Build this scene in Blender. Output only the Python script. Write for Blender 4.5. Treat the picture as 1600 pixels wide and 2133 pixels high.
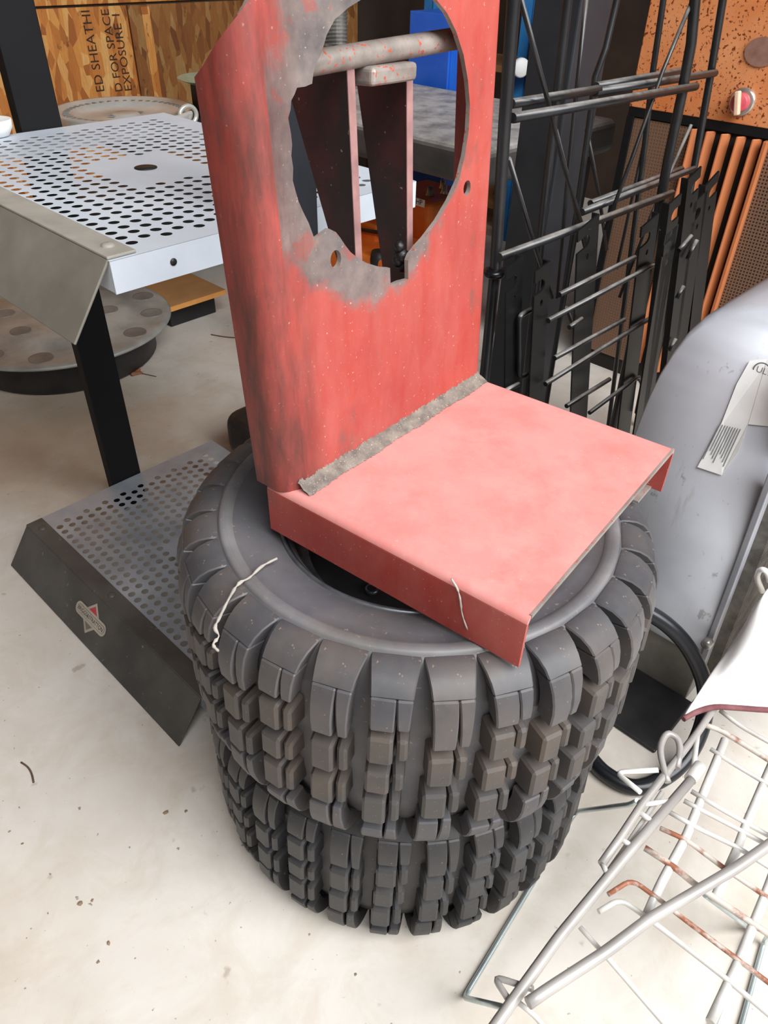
import bpy, bmesh, math, random
from mathutils import Vector, Matrix
from mathutils.geometry import tessellate_polygon
for _o in list(bpy.data.objects): bpy.data.objects.remove(_o)
SC = bpy.context.scene
COL = SC.collection
random.seed(7)
# ------------------------------------------------------------------ camera
FPX, PITCH, ROLL, CAMH = 1531.0, math.radians(38.3), math.radians(1.5), 1.10
CX, CY = 800.0, 1066.5
_L = FPX / math.tan(PITCH)
_n = Vector((-math.sin(ROLL) * _L / FPX, -math.cos(ROLL) * _L / FPX, -1)).normalized()
_up = -_n
_fw = Vector((0, 0, -1))
_y = (_fw - _up * _fw.dot(_up)).normalized()
_x = _y.cross(_up)
CR = Matrix((_x, _y, _up))                 # camera axes -> world axes
CAMP = Vector((0, 0, CAMH))
cam = bpy.data.cameras.new('camera')
cam.sensor_fit = 'VERTICAL'
cam.sensor_height = 36.0
cam.lens = FPX * 36.0 / 2133.0
cam.clip_start = 0.02
camo = bpy.data.objects.new('camera', cam)
camo.matrix_world = Matrix.Translation(CAMP) @ CR.to_4x4()
COL.objects.link(camo)
SC.camera = camo
# ------------------------------------------------------------------ light
A = Vector((-0.7298, 0.6836, 0))           # room axis: towards the OSB wall
B = Vector((0.6836, 0.7298, 0))            # room axis: along the OSB wall
UP = Vector((0, 0, 1))
def R3(a, b, z=0.0): return A * a + B * b + UP * z
wd = bpy.data.worlds.new('daylight'); SC.world = wd
wd.use_nodes = True
wd.node_tree.nodes['Background'].inputs[0].default_value = (0.80, 0.90, 1.0, 1)
wd.node_tree.nodes['Background'].inputs[1].default_value = 0.6
def area(name, loc, direction, sx, sy, power, col):
    l = bpy.data.lights.new(name, 'AREA'); l.shape = 'RECTANGLE'; l.size = sx; l.size_y = sy
    l.energy = power; l.color = col
    o = bpy.data.objects.new(name, l); COL.objects.link(o)
    o.location = loc
    o.rotation_euler = Vector(direction).to_track_quat('-Z', 'Z').to_euler()
    return o
# daylight coming in through the wide open garage door behind the photographer
area('door_daylight', R3(-1.55, 0.35, 3.05), A * 0.85 + UP * -1.35 - B * 0.02, 4.2, 2.0, 400.0, (0.975, 0.99, 1.0))
SC.view_settings.view_transform = 'Standard'
SC.view_settings.look = 'None'
SC.view_settings.gamma = 1.0
SC.view_settings.exposure = -0.2
SC.view_settings.use_curve_mapping = False

# ------------------------------------------------------------------ photo pixel -> place
def ray(u, v): return (CR @ Vector(((u - CX) / FPX, -(v - CY) / FPX, -1))).normalized()
def PZ(u, v, z):
    d = ray(u, v); return CAMP + d * ((z - CAMH) / d.z)
def PP(u, v, p, n):
    d = ray(u, v); return CAMP + d * ((Vector(p) - CAMP).dot(n) / d.dot(n))
def PA(u, v, a): return PP(u, v, A * a, A)
def PB(u, v, b): return PP(u, v, B * b, B)

# ------------------------------------------------------------------ materials
MATS = {}
def lin(c):
    def f(x):
        x /= 255.0
        return x / 12.92 if x <= 0.04045 else ((x + 0.055) / 1.055) ** 2.4
    return (f(c[0]), f(c[1]), f(c[2]), 1)
class NT:
    def __init__(s, name):
        s.m = bpy.data.materials.new(name); s.m.use_nodes = True
        s.t = s.m.node_tree; s.N = s.t.nodes; s.b = s.N['Principled BSDF']
        s.tc = s.N.new('ShaderNodeTexCoord'); MATS[name] = s.m
    def link(s, a, b): s.t.links.new(a, b)
    def mapping(s, scale=(1, 1, 1), rot=(0, 0, 0), loc=(0, 0, 0), src='Object'):
        n = s.N.new('ShaderNodeMapping'); n.inputs['Scale'].default_value = scale
        n.inputs['Rotation'].default_value = rot; n.inputs['Location'].default_value = loc
        s.link(s.tc.outputs[src], n.inputs['Vector']); return n.outputs[0]
    def noise(s, scale, detail=4, rough=0.55, vec=None, dist=0.0):
        n = s.N.new('ShaderNodeTexNoise'); n.inputs['Scale'].default_value = scale
        n.inputs['Detail'].default_value = detail; n.inputs['Roughness'].default_value = rough
        n.inputs['Distortion'].default_value = dist
        s.link(vec if vec is not None else s.tc.outputs['Object'], n.inputs['Vector']); return n.outputs['Fac']
    def voro(s, scale, vec=None, out='Distance', rnd=1.0):
        n = s.N.new('ShaderNodeTexVoronoi'); n.inputs['Scale'].default_value = scale
        n.inputs['Randomness'].default_value = rnd
        s.link(vec if vec is not None else s.tc.outputs['Object'], n.inputs['Vector']); return n.outputs[out]
    def ramp(s, f, stops):
        n = s.N.new('ShaderNodeValToRGB'); e = n.color_ramp.elements
        while len(e) < len(stops): e.new(0.5)
        for i, (p, c) in enumerate(stops):
            e[i].position = p; e[i].color = c if len(c) == 4 else (*c, 1)
        s.link(f, n.inputs[0]); return n.outputs[0]
    def step(s, f, lo, hi): return s.ramp(f, [(lo, (0, 0, 0, 1)), (hi, (1, 1, 1, 1))])
    def mix(s, fac, a, b, mode='MIX'):
        n = s.N.new('ShaderNodeMix'); n.data_type = 'RGBA'; n.blend_type = mode
        for k, v in ((0, fac), (6, a), (7, b)):
            if isinstance(v, (int, float)): n.inputs[k].default_value = v
            elif isinstance(v, tuple): n.inputs[k].default_value = v
            else: s.link(v, n.inputs[k])
        return n.outputs[2]
    def math(s, op, a, b=0.0):
        n = s.N.new('ShaderNodeMath'); n.operation = op
        for k, v in ((0, a), (1, b)):
            if isinstance(v, (int, float)): n.inputs[k].default_value = v
            else: s.link(v, n.inputs[k])
        return n.outputs[0]
    def fin(s, col, rough=0.5, metal=0.0, bump=None, bstr=0.2, bdist=0.002, spec=None):
        for nm, v in (('Base Color', col), ('Roughness', rough), ('Metallic', metal)):
            if isinstance(v, (int, float, tuple)): s.b.inputs[nm].default_value = v
            else: s.link(v, s.b.inputs[nm])
        if spec is not None: s.b.inputs['Specular IOR Level'].default_value = spec
        if bump is not None:
            n = s.N.new('ShaderNodeBump'); n.inputs['Strength'].default_value = bstr
            n.inputs['Distance'].default_value = bdist
            s.link(bump, n.inputs['Height']); s.link(n.outputs[0], s.b.inputs['Normal'])
        return s.m
def plain(name, c1, c2, scale=12.0, rough=0.5, metal=0.0, bump=0.1, lo=0.35, hi=0.65, speck=None, speck_amt=0.62, dust=None, spec=None):
    n = NT(name)
    f = n.noise(scale, 5, 0.6)
    c = n.mix(n.step(f, lo, hi), lin(c1), lin(c2))
    if speck:
        c = n.mix(n.step(n.noise(scale * 9, 3, 0.6), speck_amt, speck_amt + 0.05), c, lin(speck))
    if dust:      # fine dust that settles on faces looking up
        g = n.N.new('ShaderNodeNewGeometry'); sp = n.N.new('ShaderNodeSeparateXYZ')
        n.link(g.outputs['Normal'], sp.inputs[0])
        k = n.math('MULTIPLY', n.step(sp.outputs['Z'], 0.35, 0.95), n.step(n.noise(scale * 2.5, 4, 0.65), 0.15, 0.6))
        c = n.mix(n.math('MULTIPLY', k, 0.75), c, lin(dust))
    return n.fin(c, rough, metal, n.noise(scale * 12, 3), bump, 0.001, spec)

# concrete
n = NT('concrete')
big = n.noise(1.7, 6, 0.62); mid = n.noise(5.5, 6, 0.65, dist=0.6); fine = n.noise(60, 4, 0.6)
c = n.mix(n.step(mid, 0.30, 0.72), lin((202, 194, 184)), lin((219, 213, 205)))
c = n.mix(n.math('MULTIPLY', n.step(n.noise(9, 6, 0.7, dist=0.8), 0.48, 0.62), 0.28), c, lin((190, 174, 154)))
c = n.mix(n.math('MULTIPLY', n.step(big, 0.49, 0.66), 0.32), c, lin((178, 156, 126)))
c = n.mix(n.math('MULTIPLY', n.step(n.noise(3.3, 5, 0.7), 0.56, 0.68), 0.30), c, lin((168, 152, 134)))
c = n.mix(n.math('MULTIPLY', n.step(n.noise(22, 3, 0.5), 0.69, 0.74), 0.45), c, lin((140, 118, 98)))
c = n.mix(n.math('MULTIPLY', n.step(n.noise(95, 2, 0.5), 0.715, 0.76), 0.7), c, lin((90, 78, 66)))
for (sx, sy), sr, am, scol in (((-0.95, 1.72), 0.46, 0.50, (158, 130, 94)), ((-0.52, 1.75), 0.26, 0.18, (180, 156, 126))):
    vm = n.N.new('ShaderNodeVectorMath'); vm.operation = 'DISTANCE'; vm.inputs[1].default_value = (sx, sy, 0)
    n.link(n.tc.outputs['Object'], vm.inputs[0])
    dd = n.math('ADD', vm.outputs['Value'], n.math('MULTIPLY', n.math('SUBTRACT', n.noise(5, 6, 0.65), 0.5), 0.55))
    c = n.mix(n.math('MULTIPLY', n.ramp(dd, [(sr * 0.35, (1, 1, 1, 1)), (sr, (0, 0, 0, 1))]), am), c, lin(scol))
n.fin(c, 0.78, 0.0, n.math('ADD', fine, mid), 0.12, 0.003)
# OSB
def osb(name, k):
    n = NT(name)
    def d(c): return lin((c[0] * k, c[1] * k, c[2] * k))
    v = n.mapping((6.5, 6.5, 2.0), (0, 0.25, 0))
    cell = n.voro(6.5, v, 'Color')
    hs = n.N.new('ShaderNodeSeparateColor'); n.link(cell, hs.inputs[0])
    c = n.ramp(hs.outputs[0], [(0.0, d((150, 84, 30))), (0.35, d((196, 122, 52))), (0.65, d((214, 146, 70))), (1.0, d((228, 178, 108)))])
    g = n.noise(30, 6, 0.7, n.mapping((7, 7, 0.8)))
    c = n.mix(n.math('MULTIPLY', n.step(g, 0.35, 0.7), 0.45), c, d((140, 74, 24)))
    c = n.mix(n.math('MULTIPLY', n.step(n.noise(18, 3, 0.6, n.mapping((2, 2, 1))), 0.64, 0.70), 0.7), c, d((84, 40, 14)))
    return n.fin(c, 0.7, 0, g, 0.3, 0.003)
osb('osb_board', 1.0); osb('osb_board_brown', 0.72)
# red paint worn to bare steel around the torch-cut hole (the hole centre is set when the bracket is built)
def red_paint(name, hole=None, r0=0.13, dusty=0.0, grimy=False, bend=None):
    n = NT(name)
    a = n.noise(9, 5, 0.6); b = n.noise(26, 5, 0.65)
    c = n.mix(n.step(a, 0.3, 0.7), lin((152, 44, 36)), lin((174, 62, 50)))
    c = n.mix(n.math('MULTIPLY', n.step(n.noise(7, 6, 0.7, n.mapping((2.2, 2.2, 0.7))), 0.30, 0.72), 0.42), c, lin((186, 122, 114)))
    c = n.mix(n.math('MULTIPLY', n.step(b, 0.5, 0.75), 0.35), c, lin((164, 56, 54)))
    if dusty:
        c = n.mix(dusty, c, lin((238, 176, 170)))
        c = n.mix(n.math('MULTIPLY', n.step(n.noise(14, 6, 0.7), 0.42, 0.68), 0.45), c, lin((212, 104, 96)))
    worn = n.step(n.noise(13, 6, 0.7, n.mapping((1.4, 1.4, 0.6))), 0.60, 0.68)
    c = n.mix(n.math('MULTIPLY', worn, 0.55 if not dusty else 0.15), c, lin((110, 84, 76)))
    rough = 0.5
    if hole is not None:
        vm = n.N.new('ShaderNodeVectorMath'); vm.operation = 'DISTANCE'
        nz = n.N.new('ShaderNodeTexNoise'); nz.inputs['Scale'].default_value = 11.0; nz.inputs['Detail'].default_value = 5
        n.link(n.tc.outputs['Object'], nz.inputs['Vector'])
        n.link(n.tc.outputs['Object'], vm.inputs[0]); vm.inputs[1].default_value = hole
        nf = n.noise(38, 5, 0.7)
        dd = n.math('ADD', vm.outputs['Value'], n.math('MULTIPLY', n.math('SUBTRACT', nz.outputs['Fac'], 0.5), 0.10))
        dd = n.math('ADD', dd, n.math('MULTIPLY', n.math('SUBTRACT', nf, 0.5), 0.05))
        k = n.ramp(dd, [(r0 - 0.03, (1, 1, 1, 1)), (r0 + 0.018, (0.95, 0.95, 0.95, 1)), (r0 + 0.034, (0, 0, 0, 1))])
        grey = n.mix(n.step(n.noise(20, 5, 0.65), 0.3, 0.7), lin((74, 72, 74)), lin((134, 122, 116)))
        grey = n.mix(n.math('MULTIPLY', n.step(n.noise(30, 4, 0.6), 0.56, 0.62), 0.6), grey, lin((150, 74, 66)))
        c = n.mix(k, c, grey)
    c = n.mix(n.math('MULTIPLY', n.step(n.noise(300, 2, 0.5), 0.69, 0.75), 0.5), c, lin((212, 184, 170)))
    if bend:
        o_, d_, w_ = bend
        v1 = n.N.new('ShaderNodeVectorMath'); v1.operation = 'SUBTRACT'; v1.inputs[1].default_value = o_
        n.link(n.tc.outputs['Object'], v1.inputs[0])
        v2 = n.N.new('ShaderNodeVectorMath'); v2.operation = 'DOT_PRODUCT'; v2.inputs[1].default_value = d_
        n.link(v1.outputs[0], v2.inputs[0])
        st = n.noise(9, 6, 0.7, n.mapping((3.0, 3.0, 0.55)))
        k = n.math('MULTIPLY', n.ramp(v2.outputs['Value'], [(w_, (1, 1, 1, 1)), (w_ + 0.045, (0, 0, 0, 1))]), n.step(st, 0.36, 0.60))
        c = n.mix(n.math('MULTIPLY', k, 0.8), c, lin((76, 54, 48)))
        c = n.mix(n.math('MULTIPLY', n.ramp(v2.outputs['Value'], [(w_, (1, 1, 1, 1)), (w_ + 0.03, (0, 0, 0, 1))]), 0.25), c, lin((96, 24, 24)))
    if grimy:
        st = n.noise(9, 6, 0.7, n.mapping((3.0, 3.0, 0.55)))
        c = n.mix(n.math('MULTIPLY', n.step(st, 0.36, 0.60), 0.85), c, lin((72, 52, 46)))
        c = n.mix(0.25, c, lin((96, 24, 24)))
    n.fin(c, rough, 0, b, 0.15, 0.0015)
red_paint('red_paint_dusty', None, dusty=0.58)
red_paint('red_paint_grimy', grimy=True)
red_paint('red_paint_plain')
n = NT('red_black_steel')
c = n.mix(n.step(n.noise(12, 5, 0.65), 0.42, 0.66), lin((38, 26, 25)), lin((78, 28, 26)))
c = n.mix(n.step(n.noise(160, 2), 0.7, 0.75), c, lin((150, 130, 120)))
n.fin(c, 0.6)
# rubber
def rubber(name, base, dust, dirt, amt):
    n = NT(name)
    c = n.mix(n.step(n.noise(10, 5, 0.6), 0.3, 0.75), lin(base), lin(dust))
    g = n.N.new('ShaderNodeNewGeometry')
    gp = n.noise(9, 5, 0.65, g.outputs['Position'])
    c = n.mix(n.math('MULTIPLY', n.step(gp, 0.42, 0.68), amt), c, lin(dirt))
    c = n.mix(n.math('MULTIPLY', n.step(n.noise(190, 2, 0.5), 0.69, 0.74), 0.55), c, lin((150, 128, 112)))
    n.fin(c, 0.52, 0, n.noise(45, 4), 0.12, 0.002)
rubber('rubber_sidewall', (70, 69, 73), (98, 97, 101), (112, 104, 98), 0.35)
rubber('rubber_tread', (54, 52, 52), (78, 74, 72), (96, 82, 70), 0.7)
rubber('rubber_lug', (64, 63, 66), (90, 88, 91), (104, 92, 82), 0.5)
rubber('rubber_dusty', (78, 77, 80), (124, 122, 124), (126, 118, 110), 0.5)
rubber('rubber_clean', (44, 44, 46), (62, 61, 62), (72, 66, 60), 0.4)
plain('rim_steel', (70, 72, 78), (140, 144, 150), 14, 0.35, 0.8)
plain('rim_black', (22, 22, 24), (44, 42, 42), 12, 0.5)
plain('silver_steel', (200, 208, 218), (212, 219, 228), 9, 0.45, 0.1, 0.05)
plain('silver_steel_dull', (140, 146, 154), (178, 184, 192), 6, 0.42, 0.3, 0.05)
plain('trim_grey', (150, 145, 136), (168, 162, 152), 18, 0.55, 0.0, 0.1)
plain('panel_black', (64, 62, 60), (88, 85, 81), 7, 0.5, 0.0, 0.15, speck=(120, 116, 110), speck_amt=0.68)
plain('panel_black_lit', (116, 110, 101), (140, 134, 124), 7, 0.55, 0.0, 0.15)  # lit copy of the black panel: light on the upper tier put into colour
plain('post_black', (9, 9, 11), (14, 14, 16), 6, 0.7, 0.0, 0.05, spec=0.3)
plain('post_slate', (36, 40, 46), (48, 52, 58), 6, 0.5, 0.0, 0.05)
plain('hubcap_metal', (186, 182, 174), (208, 205, 198), 10, 0.32, 0.35)
plain('disc_zinc', (140, 141, 138), (176, 177, 172), 8, 0.42, 0.25)
plain('disc_zinc_dark', (112, 112, 110), (136, 136, 132), 12, 0.5, 0.2)
plain('wood_ply', (150, 112, 72), (176, 134, 88), 5, 0.65)
plain('wood_edge', (206, 140, 70), (224, 160, 88), 14, 0.65)
plain('black_gloss', (12, 12, 14), (20, 20, 23), 8, 0.28, 0, 0.03)
plain('black_wire', (24, 24, 26), (40, 40, 42), 10, 0.32, 0.0, 0.05, dust=(168, 162, 156))
plain('black_plate', (13, 13, 14), (22, 22, 22), 8, 0.4, 0.0, 0.06, speck=(110, 106, 100), speck_amt=0.73)
plain('galvanised', (150, 152, 160), (182, 183, 190), 4, 0.42, 0.35, 0.08)
n = NT('grey_sheet')
c = n.mix(n.step(n.noise(4, 5), 0.3, 0.7), lin((182, 185, 194)), lin((208, 210, 216)))
c = n.mix(n.math('MULTIPLY', n.step(n.noise(26, 4, 0.7, n.mapping((1, 1, 0.6))), 0.62, 0.68), 0.55), c, lin((104, 98, 92)))
c = n.mix(n.math('MULTIPLY', n.step(n.noise(7, 5, 0.7, n.mapping((3, 3, 0.5))), 0.60, 0.70), 0.35), c, lin((140, 128, 112)))
n.fin(c, 0.45, 0.15, n.noise(40, 3), 0.08, 0.001)
plain('paper_white', (238, 240, 238), (250, 250, 248), 20, 0.6)
plain('ink_grey', (120, 122, 124), (140, 142, 144), 20, 0.7)
plain('ink_black', (44, 26, 12), (60, 36, 18), 30, 0.8)
plain('print_black', (18, 18, 18), (26, 26, 26), 30, 0.7)
plain('decal_beige', (160, 150, 136), (184, 174, 160), 20, 0.6)
plain('decal_grey', (112, 106, 98), (126, 120, 110), 20, 0.6)
plain('decal_red', (176, 50, 58), (196, 70, 76), 20, 0.5)
plain('fin_metal', (88, 84, 78), (130, 126, 118), 30, 0.5, 0.5)
plain('plinth_grey', (120, 116, 108), (150, 146, 138), 10, 0.7)
plain('tube_black', (20, 22, 26), (28, 30, 36), 6, 0.3)
plain('white_wire', (196, 192, 186), (236, 234, 230), 10, 0.42, 0.1, 0.1)
plain('wire_rust', (206, 196, 186), (150, 92, 66), 26, 0.55, 0.0, 0.3, 0.46, 0.56)
plain('tube_grey', (158, 152, 148), (182, 177, 172), 8, 0.4, 0.2, 0.08)
plain('zinc_wire', (170, 182, 184), (206, 216, 216), 10, 0.3, 0.7)
plain('cloth_white', (226, 222, 220), (240, 238, 236), 12, 0.85, 0, 0.2)
plain('cloth_maroon', (110, 62, 66), (140, 92, 92), 30, 0.85)
n = NT('copper_enamel')
c = n.mix(n.step(n.noise(7, 4), 0.3, 0.7), lin((218, 126, 70)), lin((234, 158, 106)))
c = n.mix(n.step(n.noise(130, 3, 0.6), 0.57, 0.63), c, lin((126, 56, 30)))
n.fin(c, 0.38, 0.1)
n = NT('louvre_wood')
c = n.mix(n.noise(6, 6, 0.7, n.mapping((8, 8, 0.5))), lin((170, 92, 50)), lin((204, 128, 82)))
n.fin(c, 0.45)
n = NT('brown_mesh')
mv = n.mapping((120, 120, 120), (0, 0, math.radians(43)))
v = n.voro(1.0, mv, 'Distance', 0.0)
c = n.mix(n.step(v, 0.36, 0.46), lin((34, 24, 18)), lin((128, 98, 78)))
n.fin(c, 0.5, 0.2, v, 0.5, 0.002)
plain('dark_gap', (18, 14, 12), (28, 22, 18), 5, 0.8)
plain('bench_pad', (64, 64, 65), (84, 83, 82), 6, 0.5, 0, 0.1, dust=(240, 238, 234))
plain('bench_dark', (26, 26, 28), (38, 37, 38), 6, 0.6)
plain('blue_bright', (30, 100, 220), (44, 116, 232), 6, 0.4)
plain('blue_steel', (38, 120, 190), (58, 144, 208), 8, 0.45)
plain('orange_plastic', (236, 108, 34), (246, 134, 56), 8, 0.45, 0, 0.05)
plain('knob_pink', (190, 70, 84), (206, 92, 100), 16, 0.4)
plain('knob_cream', (232, 190, 160), (240, 204, 176), 16, 0.4)
plain('chrome', (190, 176, 166), (222, 210, 200), 10, 0.25, 0.7)
plain('badge', (150, 110, 96), (178, 140, 124), 24, 0.4, 0.3)
plain('dark_wall', (46, 34, 26), (66, 48, 36), 3, 0.8)
plain('plaster', (92, 82, 72), (110, 98, 88), 3, 0.85)
plain('leaf_brown', (140, 84, 60), (172, 116, 88), 30, 0.8)
plain('crumb_brown', (124, 104, 86), (150, 128, 108), 60, 0.9)
plain('twig_brown', (72, 56, 44), (98, 78, 62), 30, 0.8)
plain('cobweb', (150, 144, 136), (176, 168, 160), 40, 0.9)
plain('weld_dust', (98, 90, 84), (136, 126, 116), 60, 0.9, 0, 0.6, speck=(196, 186, 172), speck_amt=0.64)
plain('grease_black', (16, 14, 13), (30, 26, 24), 40, 0.45, 0, 0.4)
plain('glass_green', (120, 140, 120), (150, 168, 146), 10, 0.25)
plain('bolt_steel', (120, 118, 116), (170, 168, 164), 40, 0.35, 0.7)
plain('gusset_edge', (128, 96, 94), (160, 120, 116), 30, 0.55)
plain('bare_metal', (130, 122, 116), (168, 158, 150), 22, 0.45, 0.3, 0.2, speck=(190, 90, 70), speck_amt=0.6)

# ------------------------------------------------------------------ mesh helpers
ORG = {}
class MB:
    def __init__(s): s.v = []; s.f = []; s.sm = []
    def add(s, vs, fs, smooth=False):
        k = len(s.v); s.v += [Vector(p) for p in vs]
        s.f += [[i + k for i in f] for f in fs]; s.sm += [smooth] * len(fs); return s
    def box(s, o, ex, ey, ez):            # o corner, three edge vectors
        o, ex, ey, ez = map(Vector, (o, ex, ey, ez))
        vs = [o, o + ex, o + ex + ey, o + ey]; vs += [p + ez for p in vs]
        fl = [(0, 3, 2, 1), (4, 5, 6, 7), (0, 1, 5, 4), (1, 2, 6, 5), (2, 3, 7, 6), (3, 0, 4, 7)]
        if ex.cross(ey).dot(ez) < 0: fl = [f[::-1] for f in fl]
        return s.add(vs, fl)
    def hexa(s, q): return s.add(q, [(0, 3, 2, 1), (4, 5, 6, 7), (0, 1, 5, 4), (1, 2, 6, 5), (2, 3, 7, 6), (3, 0, 4, 7)])
    def tube(s, path, r, n=10, cap=True, closed=False):
        path = [Vector(p) for p in path]; m = len(path)
        rs = r if isinstance(r, (list, tuple)) else [r] * m
        vs = []; prev = None
        for i, p in enumerate(path):
            if closed: t = (path[(i + 1) % m] - path[i - 1]).normalized()
            else:
                a = path[max(i - 1, 0)]; b = path[min(i + 1, m - 1)]; t = (b - a).normalized()
            if prev is None:
                x = t.orthogonal().normalized()
            else:
                x = (prev - t * prev.dot(t)).normalized()
            prev = x; y = t.cross(x)
            for k in range(n):
                an = 2 * math.pi * k / n
                vs.append(p + (x * math.cos(an) + y * math.sin(an)) * rs[i])
        fs = []
        for i in range(m if closed else m - 1):
            j = (i + 1) % m
            for k in range(n):
                l = (k + 1) % n
                fs.append((i * n + k, i * n + l, j * n + l, j * n + k))
        s.add(vs, fs, True)
        if cap and not closed:
            k0 = len(s.v) - len(vs)
            s.f.append([k0 + k for k in range(n)][::-1]); s.sm.append(False)
            s.f.append([k0 + (m - 1) * n + k for k in range(n)]); s.sm.append(False)
        return s
    def lathe(s, prof, c, n=64, axis=None, close=False, smooth=True):   # prof: list of (r, h)
        c = Vector(c); ax = Vector(axis).normalized() if axis is not None else UP
        x = ax.orthogonal().normalized() if axis is not None else Vector((1, 0, 0)); y = ax.cross(x)
        vs = []
        for r, h in prof:
            for k in range(n):
                an = 2 * math.pi * k / n
                vs.append(c + (x * math.cos(an) + y * math.sin(an)) * r + ax * h)
        fs = []
        m = len(prof)
        for i in range(m if close else m - 1):
            j = (i + 1) % m
            for k in range(n):
                l = (k + 1) % n
                fs.append((i * n + k, i * n + l, j * n + l, j * n + k))
        return s.add(vs, fs, smooth)
    def plate(s, outer, holes, fn, thick):   # 2D polygons -> fn(x, y, depth) -> 3D ; walls on every border
        loops = [outer] + list(holes)
        flat = [p for l in loops for p in l]
        tris = tessellate_polygon([[Vector((p[0], p[1], 0)) for p in l] for l in loops])
        vs = [fn(p[0], p[1], 0.0) for p in flat] + [fn(p[0], p[1], thick) for p in flat]
        m = len(flat); fs = []
        for a, b, c in tris:
            fs.append((a, b, c)); fs.append((c + m, b + m, a + m))
        k = 0
        for l in loops:
            q = len(l)
            for i in range(q):
                j = (i + 1) % q
                fs.append((k + i, k + j, k + j + m, k + i + m))
            k += q
        return s.add(vs, fs)
    def build(s, name, mat, parent=None, bevel=0.0, seg=2, solid=None, org=None, fix=True, shade=None):
        me = bpy.data.meshes.new(name)
        o3 = ORG[parent] if parent is not None else (Vector(org) if org is not None else Vector((0, 0, 0)))
        me.from_pydata([p - o3 for p in s.v], [], s.f)
        if len(s.sm) == len(me.polygons):
            me.polygons.foreach_set('use_smooth', s.sm)
        me.materials.append(MATS[mat])
        if fix:
            bm = bmesh.new(); bm.from_mesh(me)
            bmesh.ops.remove_doubles(bm, verts=bm.verts, dist=1e-6)
            bmesh.ops.recalc_face_normals(bm, faces=bm.faces); bm.to_mesh(me); bm.free()
        o = bpy.data.objects.new(name, me); COL.objects.link(o)
        if parent is not None: o.parent = parent
        else: o.location = o3
        ORG[o] = o3
        if solid:
            md = o.modifiers.new('thick', 'SOLIDIFY'); md.thickness = abs(solid); md.offset = -1 if solid > 0 else 1
        if bevel:
            md = o.modifiers.new('edge', 'BEVEL'); md.width = bevel; md.segments = seg
            md.limit_method = 'ANGLE'; md.angle_limit = math.radians(40)
        return o
def bake(o, ang=35):
    bpy.context.view_layer.update()
    me = bpy.data.meshes.new_from_object(o.evaluated_get(bpy.context.evaluated_depsgraph_get()))
    o.modifiers.clear(); o.data = me
    me.polygons.foreach_set('use_smooth', [True] * len(me.polygons)); me.set_sharp_from_angle(angle=math.radians(ang))
    md = o.modifiers.new('normals', 'WEIGHTED_NORMAL'); md.keep_sharp = True
    return o
def thing(name, label, cat, loc, group=None):
    o = bpy.data.objects.new(name, None); COL.objects.link(o); o.empty_display_size = 0.05
    o.location = loc; ORG[o] = Vector(loc)
    return tag(o, label, cat, group)
def tag(o, label, cat, group=None):
    o['label'] = label; o['category'] = cat
    if group: o['group'] = group
    return o
def struct(o): o['kind'] = 'structure'; return o
def smooth_path(pts, k=6, closed=False):
    pts = [Vector(p) for p in pts]; m = len(pts); out = []
    rng = range(m if closed else m - 1)
    for i in rng:
        if closed: p0, p1, p2, p3 = pts[i - 1], pts[i], pts[(i + 1) % m], pts[(i + 2) % m]
        else: p0, p1, p2, p3 = pts[max(i - 1, 0)], pts[i], pts[i + 1], pts[min(i + 2, m - 1)]
        for j in range(k):
            t = j / k
            out.append(0.5 * ((2 * p1) + (p2 - p0) * t + (2 * p0 - 5 * p1 + 4 * p2 - p3) * t * t + (3 * p1 - p0 - 3 * p2 + p3) * t ** 3))
    if not closed: out.append(pts[-1])
    return out
def bent(pts, r=0.01, k=4):               # polyline with rounded corners
    pts = [Vector(p) for p in pts]; out = [pts[0]]
    for i in range(1, len(pts) - 1):
        a, p, b = pts[i - 1], pts[i], pts[i + 1]
        ra = min(r, (a - p).length * 0.45); rb = min(r, (b - p).length * 0.45)
        q0 = p + (a - p).normalized() * ra; q1 = p + (b - p).normalized() * rb
        for j in range(k + 1):
            t = j / k; out.append(q0 * (1 - t) ** 2 + p * 2 * t * (1 - t) + q1 * t * t)
    out.append(pts[-1]); return out
def text_mesh(name, body, size, origin, xdir, ydir, mat, parent, align='CENTER', spacing=1.0, width=None):
    cu = bpy.data.curves.new(name, 'FONT'); cu.body = body; cu.size = size; cu.align_x = align; cu.align_y = 'CENTER'
    cu.space_character = spacing; cu.resolution_u = 3
    t = bpy.data.objects.new(name + '_tmp', cu); COL.objects.link(t)
    bpy.context.view_layer.update()
    me = bpy.data.meshes.new_from_object(t.evaluated_get(bpy.context.evaluated_depsgraph_get()))
    bpy.data.objects.remove(t); bpy.data.curves.remove(cu)
    sx = 1.0
    if width:
        w = max(v.co.x for v in me.vertices) - min(v.co.x for v in me.vertices); sx = width / w
    xd, yd = Vector(xdir).normalized(), Vector(ydir).normalized()
    for v in me.vertices: v.co = Vector(origin) - ORG[parent] + xd * v.co.x * sx + yd * v.co.y
    me.materials.clear(); me.materials.append(MATS[mat])
    o = bpy.data.objects.new(name, me); COL.objects.link(o); o.parent = parent; ORG[o] = ORG[parent]
    return o
def copy_tree(o, parent=None):
    c = o.copy(); COL.objects.link(c); ORG[c] = ORG[o]
    if parent is not None: c.parent = parent
    for ch in list(o.children): copy_tree(ch, c)
    return c

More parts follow.
